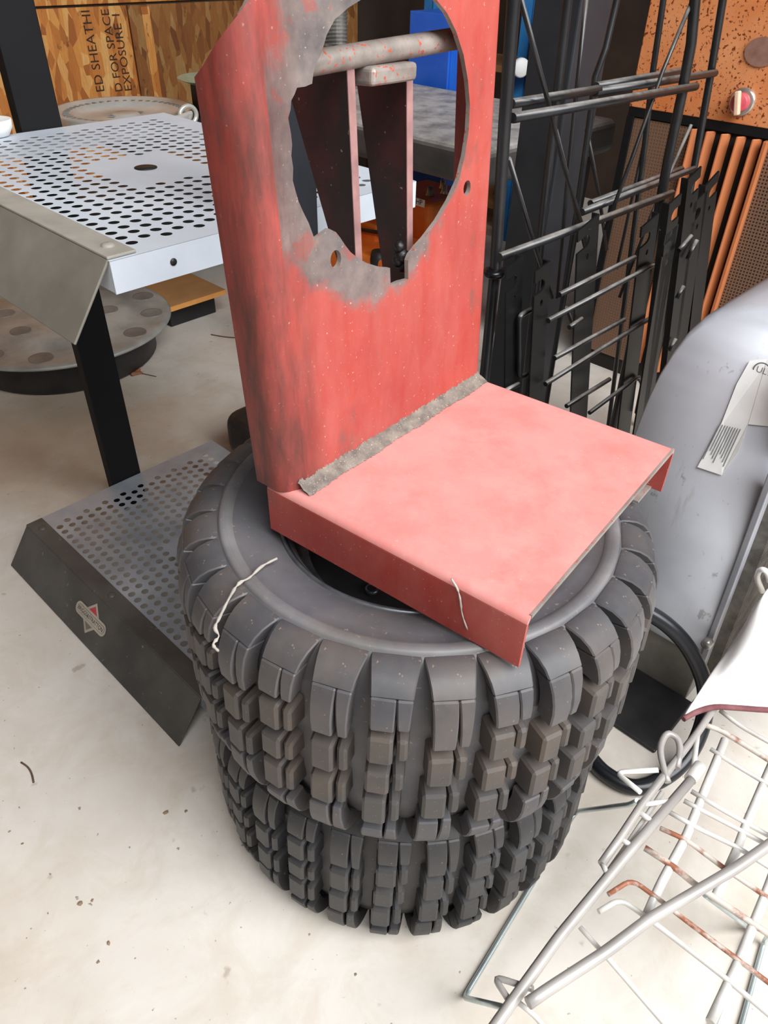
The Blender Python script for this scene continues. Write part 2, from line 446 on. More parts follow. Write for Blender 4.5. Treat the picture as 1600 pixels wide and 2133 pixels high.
# ------------------------------------------------------------------ the room
A0, A1, B0, B1, HC = -3.4, 3.05, -2.4, 3.75, 3.6
m = MB(); m.box(R3(A0, B0, -0.1), A * (A1 - A0), B * (B1 - B0), UP * 0.1); struct(m.build('floor', 'concrete'))
m = MB(); m.box(R3(A0, B0, HC), A * (A1 - A0), B * (B1 - B0), UP * 0.1); struct(m.build('ceiling', 'dark_wall'))
m = MB(); m.box(R3(A1, B0, 0), A * 0.1, B * (B1 - B0), UP * HC); wb = struct(m.build('wall_back', 'dark_wall'))
m = MB(); m.box(R3(A0, B1, 0), A * (A1 - A0), B * 0.1, UP * HC); struct(m.build('wall_right', 'dark_wall'))
m = MB(); m.box(R3(A0, B0 - 0.1, 0), A * (A1 - A0), B * 0.1, UP * HC); struct(m.build('wall_left', 'plaster'))
m = MB(); m.box(R3(A0 - 0.1, B0, 0), A * 0.1, B * 0.9, UP * HC); m.box(R3(A0 - 0.1, B1 - 1.35, 0), A * 0.1, B * 1.35, UP * HC)
m.box(R3(A0 - 0.1, B0 + 0.9, 2.9), A * 0.1, B * (B1 - B0 - 2.25), UP * (HC - 2.9)); struct(m.build('wall_front', 'plaster'))
# OSB sheets on the back wall
WA = A1 - 0.013
def wallB(u, v): q = PA(u, v, WA); return q.dot(B), q.z
zs = wallB(180, 12)[1]; bs = wallB(272, 60)[0]
def sheet(b0, b1, z0, z1, mat, name='osb_sheet'):
    m = MB(); m.box(R3(WA, b0, z0), A * 0.012, B * (b1 - b0), UP * (z1 - z0)); return m.build(name, mat, wb, bevel=0.0015, seg=1)
sheet(bs - 1.22, bs - 0.003, 0.02, zs - 0.004, 'osb_board'); sheet(bs + 0.003, bs + 1.22, 0.02, zs - 0.004, 'osb_board_brown')
sheet(bs - 1.7, bs + 0.6, zs + 0.004, zs + 1.2, 'osb_board'); sheet(bs - 1.9, bs - 1.226, 0.02, zs - 0.004, 'osb_board')
sheet(bs + 0.606, bs + 1.9, zs + 0.004, zs + 1.2, 'osb_board_brown')
m = MB(); q0 = wallB(308, 60)[0]
m.box(R3(WA - 0.004, q0 - 0.018, 0.02), A * 0.004, B * 0.036, UP * (zs - 0.03)); m.build('batten', 'osb_board', wb, bevel=0.001, seg=1)
# stamped lettering, reading upwards
for body, (u0, v0), (u1, v1), sz in (('ED SHEATHI', (211, 190), (178, 22), 0.050), ('D FOR SPACE', (252, 190), (216, 20), 0.046), ('EXPOSURE 1', (272, 186), (238, 28), 0.046)):
    p = PA(u0, v0, WA - 0.001); q = PA(u1, v1, WA - 0.001)
    c0 = (p + q) / 2; L = q.z - p.z
    cc = R3(WA - 0.001, c0.dot(B), c0.z)
    text_mesh('stamped_lettering', body, sz, cc, UP, -B, 'ink_black', wb, width=L)
# ------------------------------------------------------------------ perforated display stand
SO = Vector((-0.297, 0.769, 0))
def S3(a, b, z): return SO + A * a + B * b + UP * z
stand = thing('display_stand', 'two-tier silver perforated steel display stand with black posts and slanted front panels', 'display stand', S3(0.325, 0.24, 0))
SA, SB = 0.65, 0.484
def perforated(zt, mat, pad, pole):
    m = MB(); pa = 0.0222; pb = 0.02255; r = 0.0071; n = 14
    na, nb = 26, 18; a0 = 0.038 - pa / 2; b0 = 0.049 - pb / 2
    th = 0.0005
    a1 = a0 + na * pa + pa / 2; b1 = b0 + nb * pb
    def quad(x0, x1, y0, y1):
        if x1 - x0 > 1e-5 and y1 - y0 > 1e-5:
            m.add([S3(x0, y0, zt), S3(x0, y1, zt), S3(x1, y1, zt), S3(x1, y0, zt)], [(0, 3, 2, 1)])
    quad(0, SA, 0, b0); quad(0, SA, b1, SB); 
    quad(0, a0, b0, b1); quad(a1, SA, b0, b1)
    tmpl = [(math.cos(2 * math.pi * k / n + math.pi / n) * r, math.sin(2 * math.pi * k / n + math.pi / n) * r) for k in range(n)]
    def onrect(x, y):
        k = max(abs(x) / (pa / 2), abs(y) / (pb / 2)); return x / k, y / k
    for j in range(nb):
        off = 0 if j % 2 == 0 else pa / 2
        y = b0 + (j + 0.5) * pb
        quad(a0, a0 + off, y - pb / 2, y + pb / 2); quad(a0 + off + na * pa, a1, y - pb / 2, y + pb / 2)
        for i in range(na):
            x = a0 + off + (i + 0.5) * pa
            if pad and abs(x - pad[0]) < pad[2] and abs(y - pad[1]) < pad[3]:
                if math.hypot(x - pad[0], y - pad[1]) > 0.03:
                    quad(x - pa / 2, x + pa / 2, y - pb / 2, y + pb / 2)
                else:
                    quad(x - pa / 2, x + pa / 2, y - pb / 2, y + pb / 2)
                continue
            ho = [(x + p, y + q) for p, q in tmpl]
            rc = [(x + onrect(p, q)[0], y + onrect(p, q)[1]) for p, q in tmpl]
            cs = [(x - pa / 2, y - pb / 2), (x + pa / 2, y - pb / 2), (x + pa / 2, y + pb / 2), (x - pa / 2, y + pb / 2)]
            vs = [S3(p[0], p[1], zt) for p in ho + rc + cs] + [S3(p[0], p[1], zt - th) for p in ho]
            fs = []
            for k in range(n):
                l = (k + 1) % n
                fs.append((k, l, n + l, n + k))
                fs.append((k, 2 * n + 4 + k, 2 * n + 4 + l, l))
                # corner filler where a rectangle corner lies between two rays
                for ci, cp in enumerate(cs):
                    a_, b_ = rc[k], rc[l]
                    if abs(a_[0] - b_[0]) > 1e-6 and abs(a_[1] - b_[1]) > 1e-6:
                        if (abs(cp[0] - a_[0]) < 1e-6 or abs(cp[1] - a_[1]) < 1e-6) and (abs(cp[0] - b_[0]) < 1e-6 or abs(cp[1] - b_[1]) < 1e-6):
                            fs.append((n + k, n + l, 2 * n + ci))
            m.add(vs, fs)
    return m
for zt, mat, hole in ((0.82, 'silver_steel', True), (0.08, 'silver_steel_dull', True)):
    m = perforated(zt, mat, (0.311, 0.236, 0.075, 0.068), hole)
    # folded rims round the shelf
    h = 0.036 if zt > 0.5 else 0.03
    deck = m.build('perforated_shelf', mat, stand, fix=True)
    rim = MB()
    rim.box(S3(0, 0.0, zt - h), A * 0.002, B * SB, UP * (h - 0.0005)); rim.box(S3(SA - 0.002, 0, zt - h), A * 0.002, B * SB, UP * (h - 0.0005))
    rim.box(S3(0.002, SB - 0.002, zt - h), A * (SA - 0.004), B * 0.002, UP * (h - 0.0005)); rim.box(S3(0.002, 0.001, zt - h), A * (SA - 0.004), B * 0.002, UP * (h - 0.0005))
    rim.build('rim', mat, deck)
    hl = MB(); hl.lathe([(0.0165, 0), (0.0165, 0.0012), (0.0005, 0.0012)], S3(0.313, 0.237, zt - 0.0002), 28); hl.build('round_opening', 'rim_black', deck)
    hl = MB(); hl.lathe([(0.0042, 0), (0.0042, 0.0008), (0.0003, 0.0008)], S3(-0.0004, 0.075, zt - h * 0.5), 14, -A); hl.build('bolt_hole', 'rim_black', deck)
    # trim strip and slanted panel
    tr = 'trim_grey' if zt > 0.5 else 'panel_black'; pn = 'panel_black_lit' if zt > 0.5 else 'panel_black'
    t = MB(); t.box(S3(0.004, 0.0, zt + 0.0005), A * (SA - 0.008), B * 0.035, UP * 0.0035)
    t.build('trim_strip', tr, stand, bevel=0.0012)
    p = MB(); e = Vector(-B * 0.058 - UP * 0.078); nn = (-B * 0.078 + UP * 0.058).normalized()
    p.box(S3(0.004, 0.0, zt + 0.001), A * (SA - 0.008), e, nn * -0.003)
    sp = p.build('slanted_panel', pn, stand, bevel=0.001)
    for aa in (0.035, 0.325, 0.61):
        rv = MB(); rv.lathe([(0.0078, 0), (0.0072, 0.0018), (0.0045, 0.003), (0.0005, 0.0034)], S3(aa, 0.019, zt + 0.004), 16); rv.build('rivet', tr, stand)
    if zt < 0.5:      # badge decal
        c0 = PP(190, 1288, S3(0, 0, 0.08), nn) + nn * 0.0006
        xa = -A; yb = -e.normalized()
        def D(x, y, k=0.0): return c0 + xa * x + yb * y + nn * k
        def poly(pts, k, mat, name):
            b_ = MB(); b_.add([D(x, y, k) for x, y in pts], [list(range(len(pts)))]); b_.build(name, mat, sp, fix=False)
        def pill(w, h):
            o = []
            for k in range(9): an = -math.pi / 2 + math.pi * k / 8; o.append((w - h + math.cos(an) * h, math.sin(an) * h))
            for k in range(9): an = math.pi / 2 + math.pi * k / 8; o.append((-w + h + math.cos(an) * h, math.sin(an) * h))
            return o
        poly([(-0.034, 0), (0, -0.033), (0.034, 0), (0, 0.033)], 0.0, 'decal_beige', 'decal')
        poly([(-0.027, 0), (0, -0.026), (0.027, 0), (0, 0.026)], 0.0003, 'decal_grey', 'decal')
        poly([(-0.021, 0.0062), (0.021, 0.0062), (0, 0.0255)], 0.0006, 'decal_red', 'decal')
        poly(pill(0.055, 0.0125), 0.0009, 'decal_beige', 'decal'); poly(pill(0.0505, 0.0078), 0.0012, 'decal_grey', 'decal')
        poly(pill(0.0495, 0.0068), 0.0015, 'decal_beige', 'decal')
        text_mesh('decal_lettering', 'BRIGGS&STRATTON', 0.0115, D(0, 0, 0.0019), xa, yb, 'print_black', sp, width=0.092)
for a0, w0, mt in ((SA + 0.003, 0.028, 'post_black'), (-0.0145, 0.0135, 'post_slate')):
    m = MB(); m.box(S3(a0, 0.209, 0.0), A * w0, B * 0.073, UP * 1.35); m.build('post', mt, stand, bevel=0.002)

# ------------------------------------------------------------------ knobbly tyres
N_LUG = 30
def cyl(r, th, z): return Vector((r * math.cos(th), r * math.sin(th), z))
def strip_solid(m, top, bot, h0, h1):     # top/bot: (r, z) lists; h0/h1: angle limits per station
    k = len(top); vs = []
    for i in range(k):
        vs += [cyl(top[i][0], h0[i], top[i][1]), cyl(top[i][0], h1[i], top[i][1]), cyl(bot[i][0], h1[i], bot[i][1]), cyl(bot[i][0], h0[i], bot[i][1])]
    fs = [(0, 1, 2, 3)]
    for i in range(k - 1):
        a = 4 * i; b = a + 4
        for q in range(4):
            w = (q + 1) % 4; fs.append((a + q, b + q, b + w, a + w))
    a = 4 * (k - 1); fs.append((a + 3, a + 2, a + 1, a))
    m.add(vs, fs)
ZS = 1.008
def shoulder_mesh(L, sgn, nm):
    m = MB(); d = math.radians(1)
    top = [(0.236, 0.1398), (0.246, 0.1392), (0.256, 0.1368), (0.266, 0.131), (0.2745, 0.122), (0.281, 0.110), (0.285, 0.097), (0.2868, 0.084), (0.2862, 0.094 - L)]
    if L < 0.02: top = top[:-2] + [(0.2855, 0.094 - L)]
    k = len(top)
    bot = [(r - 0.010 - 0.014 * min(1, i / 4), z - 0.012 * max(0, 1 - i / 7)) for i, (r, z) in enumerate(top)]
    hw = [5.98, 5.6, 5.1, 4.6, 4.25, 4.0, 3.85, 3.75, 3.65][:k]
    f = lambda l: [(r, z * sgn * ZS) for r, z in l]
    q = k - 5 if k > 8 else k - 4           # the sipe starts here
    t0, b0_ = f(top), f(bot)
    strip_solid(m, t0[:q + 1], b0_[:q + 1], [-h * d for h in hw[:q + 1]], [h * d for h in hw[:q + 1]])
    strip_solid(m, t0[q:], b0_[q:], [-h * d for h in hw[q:]], [(0.95 - 0.05 * i) * d for i in range(k - q)])
    strip_solid(m, [(r - 0.0012 * min(i, 2), z) for i, (r, z) in enumerate(t0[q:])], b0_[q:], [(1.0 + 0.16 * i) * d for i in range(k - q)], [h * d for h in hw[q:]])
    return finish_mesh(m, nm, 0.0016)
def finish_mesh(m, nm, bev=0.0022):
    me = bpy.data.meshes.new(nm); me.from_pydata(m.v, [], m.f)
    bm = bmesh.new(); bm.from_mesh(me)
    bmesh.ops.recalc_face_normals(bm, faces=bm.faces)
    es = [e for e in bm.edges if len(e.link_faces) == 2 and e.calc_face_angle(0) > math.radians(35)]
    bmesh.ops.bevel(bm, geom=es, offset=bev, segments=1, affect='EDGES', clamp_overlap=True)
    for fc in bm.faces: fc.smooth = True
    bm.to_mesh(me); bm.free(); me.set_sharp_from_angle(angle=math.radians(28)); return me
def block_mesh(hgt, nm, seed):
    rnd = random.Random(seed); m = MB(); d = math.radians(1)
    j = lambda s: rnd.uniform(-s, s)
    h = hgt / 2
    def bl(t0, t1, r1, zt, zb):
        q = [(0.258, t0 - 0.35, zb - 0.004), (0.258, t1 + 0.25, zb - 0.004), (0.258, t1 + 0.25, zt + 0.004), (0.258, t0 - 0.35, zt + 0.004),
             (r1, t0 + 0.3, zb + j(.001)), (r1, t1 - 0.15, zb + j(.001)), (r1 - 0.002, t1 - 0.15, zt + j(.001)), (r1 - 0.002, t0 + 0.3, zt + j(.001))]
        m.hexa([cyl(r, t * d, z) for r, t, z in q])
    bl(-4.1, 1.2, 0.2885, h + j(0.001), -h + j(0.001))
    bl(1.55, 4.1, 0.2862, h - 0.002, -h + 0.006)
    return finish_mesh(m, nm, 0.003)
TIRE = {}
EVEN = ((0.057, 0.038), (0.003, 0.034), (-0.050, 0.042)); ODD = ((0.026, 0.042), (-0.034, 0.042))
for t_, sw in (('rubber_tread', 'rubber_lug'), ('rubber_clean', 'rubber_clean')):
    for L in (0.006, 0.030):
        for sg in (1, -1):
            me = shoulder_mesh(L, sg, 'shoulder_lug'); me.materials.append(MATS[sw]); TIRE[(t_, L, sg)] = me
    for kk in (0.038, 0.034, 0.042):
        for i in range(2):
            me = block_mesh(kk, 'tread_block', i); me.materials.append(MATS[t_]); TIRE[(t_, kk, i)] = me
def make_tire(label, cx, cy, zm, side, tread, a0, with_rim):
    t = thing('atv_tire', label, 'tire', (cx, cy, zm - 0.1430), 'stacked knobbly tires')
    c = Vector((cx, cy, zm))
    prof = [(0.150, 0.108), (0.158, 0.119), (0.166, 0.1245), (0.176, 0.1300), (0.190, 0.1340), (0.205, 0.1365), (0.217, 0.1375), (0.2205, 0.1402), (0.2245, 0.1418), (0.2290, 0.1418), (0.2320, 0.1386), (0.2375, 0.1388), (0.243, 0.130), (0.248, 0.116), (0.253, 0.098), (0.2585, 0.08), (0.2625, 0.04), (0.263, 0)]
    prof = prof + [(r, -z) for r, z in prof[-2::-1]]
    m = MB(); m.lathe([(r, z * ZS) for r, z in prof], c, 150); m.build('carcass', side, t)
    m = MB(); m.lathe([(0.2165, 0.1377 * ZS), (0.2185, 0.1395 * ZS), (0.2225, 0.1414 * ZS), (0.2262, 0.1421 * ZS), (0.2296, 0.1420 * ZS), (0.2318, 0.1408 * ZS), (0.2330, 0.1386 * ZS)], c, 150); m.build('sidewall_ring', 'rubber_dusty' if with_rim else side, t)
    def put(nm, me, ang, z):
        o = bpy.data.objects.new(nm, me); COL.objects.link(o); o.parent = t; ORG[o] = ORG[t]
        o.location = (0, 0, 0.1430 + z); o.rotation_euler = (0, 0, math.radians(ang))
    for i in range(N_LUG):
        an = a0 + i * 12.0; ev = i % 2 == 0
        L = 0.006 if ev else 0.030
        put('shoulder_lug', TIRE[(tread, L, 1)], an, 0); put('shoulder_lug', TIRE[(tread, 0.006 if ev else 0.030, -1)], an - 1.6, 0)
        for k, (z, hh) in enumerate(EVEN if ev else ODD): put('tread_block', TIRE[(tread, hh, (i // 2 + k) % 2)], an + (-0.3 - 0.5 * k), z * ZS)
    if with_rim:
        m = MB(); m.lathe([(0.1665, 0.1235), (0.1650, 0.1262), (0.1610, 0.1265), (0.1580, 0.122), (0.1545, 0.100), (0.150, 0.080), (0.145, 0.062), (0.10, 0.056), (0.055, 0.070), (0.050, 0.070), (0.0485, 0.055)], c, 96)
        rim = m.build('rim', 'rim_black', t, solid=0.002)
        m = MB(); m.lathe([(0.1668, 0.1237), (0.1656, 0.1272), (0.1622, 0.1276), (0.1590, 0.122), (0.1545, 0.108), (0.149, 0.095), (0.140, 0.085), (0.132, 0.082)], c, 96); m.build('rim_flange', 'rim_steel', rim)
        for k in range(4):
            an = math.radians(-128 + 90 * k); p = c + Vector((math.cos(an) * 0.085, math.sin(an) * 0.085, 0.060))
            m = MB(); m.lathe([(0.0055, 0.004), (0.0085, 0.004), (0.0085, 0)], p, 16); m.build('lug_hole', 'rim_steel', rim)
            m = MB(); m.lathe([(0.0055, 0.0035), (0.0003, 0.0035)], p, 16); m.build('lug_hole', 'dark_gap', rim)
    return t
T2 = make_tire('dusty black knobbly tire on top of the stack, under the red bracket', 0.040, 0.690, 0.4297, 'rubber_sidewall', 'rubber_tread', -96.0, True)
T1 = make_tire('black knobbly tire at the bottom of the stack, resting on the concrete', 0.037, 0.707, 0.1433, 'rubber_clean', 'rubber_clean', -93.0, False)

# ------------------------------------------------------------------ red steel bracket
ZB = 0.638
NB_, LB, FB = PZ(1100, 1290, ZB), PZ(555, 1005, ZB), PZ(1407, 930, ZB)
E1 = (LB - NB_).normalized(); E2 = UP.cross(E1) * -1
if E2.dot(FB - NB_) < 0: E2 = -E2
LEN = (LB - NB_).length; WID = (FB - NB_).dot(E2)
HB = ZB - 0.5748
br = thing('steel_bracket', 'worn red steel bracket with a torch-cut round hole in its upright, on the tires', 'bracket', NB_ + E1 * LEN / 2 + E2 * WID / 2 - UP * HB)
def base_pt(l, w, z): return NB_ + E1 * l + E2 * w + UP * z
R_ = 0.010
prof = [(0, -HB)] + [(R_ - R_ * math.cos(a), -R_ + R_ * math.sin(a)) for a in [math.pi / 2 * k / 6 for k in range(7)]]
prof += [(WID - p, z) for p, z in prof[::-1]]
m = MB(); vs = [base_pt(0, w, z) for w, z in prof] + [base_pt(LEN, w, z) for w, z in prof]; k = len(prof)
for i in range(k - 1): m.add([vs[i], vs[i + 1], vs[k + i + 1], vs[k + i]], [(0, 1, 2, 3)], i not in (0, k // 2 - 1, k - 2))
seat = m.build('base_channel', 'red_paint_dusty', br, solid=0.004)
bm = bmesh.new(); bm.from_mesh(seat.data)
for f in bm.faces:
    if f.normal.z < -0.5: bmesh.ops.reverse_faces(bm, faces=bm.faces); break
bm.to_mesh(seat.data); bm.free()
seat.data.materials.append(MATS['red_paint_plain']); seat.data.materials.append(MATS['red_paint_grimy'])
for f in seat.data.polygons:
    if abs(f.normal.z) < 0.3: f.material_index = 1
bake(seat)
m = MB(); m.box(base_pt(0.012, WID - 0.004, -HB), E1 * 0.05, E2 * -0.040, UP * 0.003); m.build('foot_tab', 'bare_metal', br, bevel=0.0008)
m = MB(); m.box(base_pt(-0.0008, 0.006, -0.0042), E1 * 0.0022, E2 * (WID - 0.012), UP * 0.0046); m.build('worn_edge', 'bare_metal', br)
# upright channel
Q0, Q1 = PZ(612, 1030, ZB), PZ(1000, 787, ZB)
US = (Q1 - Q0).normalized()                       # along the width
UT = -ray(857, 3064)                              # up, as the upright leans
UT = UT.normalized()
UE = US.cross(UT).normalized()                    # backwards
if UE.dot(E1) < 0: UE = -UE
UW = (Q1 - Q0).length + 0.006
U0 = Q0 - US * 0.006 - UT * 0.001
def U(s, t, e=0.0): return U0 + US * s + UT * t + UE * e
def upx(u, v, e=0.0):
    q = PP(u, v, U(0, 0, e), UE) - U0; g = US.dot(UT)
    x, y = q.dot(US), q.dot(UT); return ((x - g * y) / (1 - g * g), (y - g * x) / (1 - g * g))
def crop(pts, s=2.2857, ox=400, oy=0): return [(ox + x / s, oy + y / s) for x, y in pts]
HOLE = crop([(1165, 0), (1215, 62), (1258, 150), (1293, 260), (1314, 380), (1324, 500), (1318, 620), (1300, 740), (1270, 860), (1226, 955), (1170, 1050), (1110, 1130), (1072, 1172), (1058, 1190), (1040, 1212), (1029, 1240), (1030, 1330), (990, 1340), (946, 1360), (943, 1276), (905, 1274), (870, 1264), (826, 1250), (790, 1228), (755, 1200), (730, 1168), (705, 1130), (685, 1105), (655, 1090), (630, 1108), (585, 1142), (570, 1100), (555, 1060), (530, 1010), (508, 960), (492, 905), (480, 860), (482, 800), (473, 740), (477, 690), (472, 640), (458, 562), (470, 520), (472, 480), (488, 450), (500, 418), (540, 412), (572, 398), (578, 350), (592, 300), (610, 268), (620, 240), (632, 200), (640, 170), (660, 130), (680, 92), (712, 66), (740, 40), (800, 2), (880, -45), (960, -68), (1040, -66), (1110, -42)])
hole2 = [upx(u, v) for u, v in HOLE]
RB = 0.026; RR = 0.010; FD = 0.050
tcut_back = None
q = PP(430, 160, U(0, 0, 0), US); tcut_back = (q - U0).dot(UT)
tcut_web = upx(560, -25)[1]; TTOP = upx(800, -85)[1]
def ell(cx, cy, rx, ry, k=14): return [(cx + rx * math.cos(2 * math.pi * i / k), cy + ry * math.sin(2 * math.pi * i / k)) for i in range(k)]
bh1 = ell(*upx(*crop([(685, 1235)])[0]), 0.0072, 0.0085); bh2 = ell(*upx(*crop([(1310, 895)])[0]), 0.0068, 0.0078)
outer = [(RB, 0), (UW - RR, 0), (UW - RR, TTOP), (RB + 0.05, TTOP), (RB, tcut_web)]
cols = [(0.0, FD, 0)] + [(0.0, RB + (FD - RB) * 0.5, 0)] + [(RB - RB * math.cos(a), RB - RB * math.sin(a), 0) for a in [math.pi / 2 * k / 8 for k in range(9)]]
th = []
m = MB(); loops = [outer, hole2, bh1, bh2]
flat = [p for l in loops for p in l]
tr = tessellate_polygon([[Vector((p[0], p[1], 0)) for p in l] for l in loops])
m.add([U(s, t) for s, t in flat], [tuple(x) for x in tr])
vs = []
plen = [0.0]
for i in range(1, len(cols)): plen.append(plen[-1] + math.hypot(cols[i][0] - cols[i - 1][0], cols[i][1] - cols[i - 1][1]))
for i, (s, e, _) in enumerate(cols):
    f = plen[i] / plen[-1]; tt = tcut_back + (tcut_web - tcut_back) * (f ** 1.15)
    vs += [U(s, 0, e), U(s, tt, e)]
for i in range(len(cols) - 1): m.add([vs[2 * i], vs[2 * i + 2], vs[2 * i + 3], vs[2 * i + 1]], [(0, 1, 2, 3)], i > 1)
rc = [(UW - RR + RR * math.sin(a), RR - RR * math.cos(a)) for a in [math.pi / 2 * k / 5 for k in range(6)]] + [(UW, FD)]
vs = []
for s, e in rc: vs += [U(s, 0, e), U(s, TTOP, e)]
m.add(vs, [(2 * i, 2 * i + 2, 2 * i + 3, 2 * i + 1) for i in range(len(rc) - 1)], True)
hx, hy = upx(772, 290)
hc = U(hx, hy)
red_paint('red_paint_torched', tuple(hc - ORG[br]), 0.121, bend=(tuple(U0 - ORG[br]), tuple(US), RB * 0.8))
up_ = m.build('upright', 'red_paint_torched', br)
bm = bmesh.new(); bm.from_mesh(up_.data)
bmesh.ops.remove_doubles(bm, verts=bm.verts, dist=1e-5)
bmesh.ops.recalc_face_normals(bm, faces=bm.faces)
big = max(bm.faces, key=lambda f: f.calc_area())
if big.normal.dot(UE) > 0 and abs(big.normal.dot(UE)) > 0.7: bmesh.ops.reverse_faces(bm, faces=bm.faces)
up_.data.materials.append(MATS['red_paint_grimy'])
for f in bm.faces:
    if (f.smooth or abs(f.normal.dot(UE)) < 0.3) and (f.calc_center_median() + ORG[br] - U0).dot(US) < RB * 0.9: f.material_index = 1
bm.to_mesh(up_.data); bm.free()
md = up_.modifiers.new('thick', 'SOLIDIFY'); md.thickness = 0.005; md.offset = -1
bake(up_)
up_.data.materials.append(MATS['bare_metal'])
for f in up_.data.polygons:
    q = f.center + ORG[br] - U0
    if abs(f.normal.dot(UE)) < 0.35 and q.dot(UT) > 0.02 and (RB < q.dot(US) < UW - RR - 0.001 or f.normal.dot(UT) > 0.3): f.material_index = 2
# dusty weld along the joint
m = MB(); rnd = random.Random(3); vs = []; K = 200
for i in range(K + 1):
    s = 0.014 + (UW - 0.018) * i / K; w = 0.72 + 0.05 * math.sin(i * 0.113 + 1) + 0.06 * rnd.random()
    for j, (e, t) in enumerate(((-0.020, 0.0), (-0.015, 0.0022), (-0.009, 0.0045), (-0.003, 0.0075), (0.001, 0.0105))):
        vs.append(U(s, 0.0012 + t * (0.75 + 0.5 * rnd.random()), e * w * (0.93 + 0.14 * rnd.random())) + UP * 0.0003)
fs = [(5 * i + j, 5 * i + j + 1, 5 * i + j + 6, 5 * i + j + 5) for i in range(K) for j in range(4)]
m.add(vs, fs, True); m.build('weld_bead', 'weld_dust', br)
# crossbar, gussets, block, screw and grease behind the hole
def us(u, v, e): s, t = upx(u, v, e); return U(s, t, e)
ba, bb = us(640, 133, 0.028), us(975, 76, 0.028)
m = MB(); m.tube([ba + (ba - bb).normalized() * 0.04, ba, bb, bb + (bb - ba).normalized() * 0.005], 0.0098, 16); m.build('crossbar', 'bare_metal', br)
def gusset(uf0, uf1, ub0, ub1, nm):
    s1 = upx(uf0[0], (uf0[1] + uf1[1]) / 2, 0.026)[0]
    pl = lambda u, v: PP(u, v, U(s1, 0, 0), US)
    p0, p1 = us(*uf0, 0.026), us(*uf1, 0.026)
    p0 = U(s1, upx(*uf0, 0.026)[1], 0.026); p1 = U(s1, upx(*uf1, 0.026)[1], 0.026)
    b0, b1 = pl(*ub0), pl(*ub1)
    m = MB(); th = US * -0.009
    m.hexa([p0, p1, b1, b0, p0 + th, p1 + th, b1 + th, b0 + th]); g = m.build(nm, 'red_black_steel', br, bevel=0.0008)
    m = MB(); m.box(p0 + US * 0.0002 - UE * 0.0012, p1 - p0, US * -0.0095, UE * 0.001); m.build('gusset_edge', 'gusset_edge', g)
gusset((744, 120), (742, 548), (596, 120), (716, 545), 'gusset'); gusset((858, 150), (834, 590), (752, 150), (812, 590), 'gusset')
c0 = us(776, 182, 0.012); c1 = us(870, 168, 0.012); c2 = us(777, 140, 0.012)
m = MB(); m.box(c0, c1 - c0, c2 - c0, UE * 0.036); m.build('stop_block', 'bare_metal', br, bevel=0.004, seg=3)
c0 = us(698, 96, 0.045); c1 = us(698, 15, 0.045); ax = (c1 - c0)
m = MB(); L = ax.length; pr = []
for i in range(int(L / 0.0028)): pr += [(0.0098, i * 0.0028), (0.0112, i * 0.0028 + 0.0014)]
m.lathe(pr, c0, 20, ax, smooth=False); m.build('threaded_rod', 'bolt_steel', br)
m = MB(); cg = us(832, 528, 0.02)
for k in range(5):
    o = Vector((rnd.uniform(-.004, .004), rnd.uniform(-.004, .004), -0.012 + 0.005 * k)); r = rnd.uniform(0.006, 0.009)
    m.lathe([(0.0004, -r), (r * .6, -r * .8), (r, -r * .2), (r * .85, r * .5), (r * .4, r * .9), (0.0004, r)], cg + o, 9)
m.build('grease_lump', 'grease_black', br)
# ------------------------------------------------------------------ grey finned unit with rounded hood
UB = 1.0; UD = 0.42
unit = thing('finned_unit', 'grey rounded sheet-metal cooling unit with a white paper label and vertical fins', 'cooling unit', R3(0.30, UB + UD / 2, 0))
def lean(z): return 0.15 * max(0.0, (z - 0.34) / 0.40) ** 2.0
def face(u, v):
    q = PB(u, v, UB)
    for _ in range(12): q = PB(u, v, UB + lean(min(q.z, 0.8)))
    return q.dot(A), q.z
sil = [(1600, 649), (1540, 645), (1495, 650), (1462, 664), (1430, 692), (1400, 730), (1372, 775), (1350, 820), (1330, 870), (1308, 930)]
arc = [face(u, v) for u, v in sil]
fl = [face(1480, 1340), face(1540, 1175), face(1600, 1010), face(1640, 900)]
aE = arc[-1][0]
out = [(0.172, 0.112)] + fl + [(fl[-1][0] + 0.01, arc[0][1] - 0.004)]
arc = arc + [(aE + 0.006, 0.40), (aE + 0.008, 0.30), (aE + 0.006, 0.20), (aE, 0.112)]
ring = out + arc
cen = (0.28, 0.40)
layers = [(0.955, 0.0), (0.985, 0.006), (0.997, 0.014), (1.0, 0.026), (1.0, UD)]
vs = []; k = len(ring)
for sc_, db in layers:
    for a, z in ring: vs.append((cen[0] + (a - cen[0]) * sc_, db, cen[1] + (z - cen[1]) * sc_))
fs = [(j * k + i, j * k + (i + 1) % k, (j + 1) * k + (i + 1) % k, (j + 1) * k + i) for j in range(len(layers) - 1) for i in range(k)]
fs += [tuple(range(k)), tuple(range((len(layers) - 1) * k, len(layers) * k))]
me = bpy.data.meshes.new('tmp'); me.from_pydata(vs, [], fs)
bm = bmesh.new(); bm.from_mesh(me)
for i in range(30):
    z = 0.30 + 0.43 * i / 30
    bmesh.ops.bisect_plane(bm, geom=bm.verts[:] + bm.edges[:] + bm.faces[:], plane_co=(0, 0, z), plane_no=(0, 0, 1))
bmesh.ops.triangulate(bm, faces=[f for f in bm.faces if len(f.verts) > 4])
bm.verts.index_update()
m = MB(); m.add([R3(v.co.x, UB + v.co.y + (lean(v.co.z) if v.co.y < UD * 0.9 else 0), v.co.z) for v in bm.verts], [[v.index for v in f.verts] for f in bm.faces], True)
bm.free(); bpy.data.meshes.remove(me)
hood = m.build('hood', 'grey_sheet', unit)
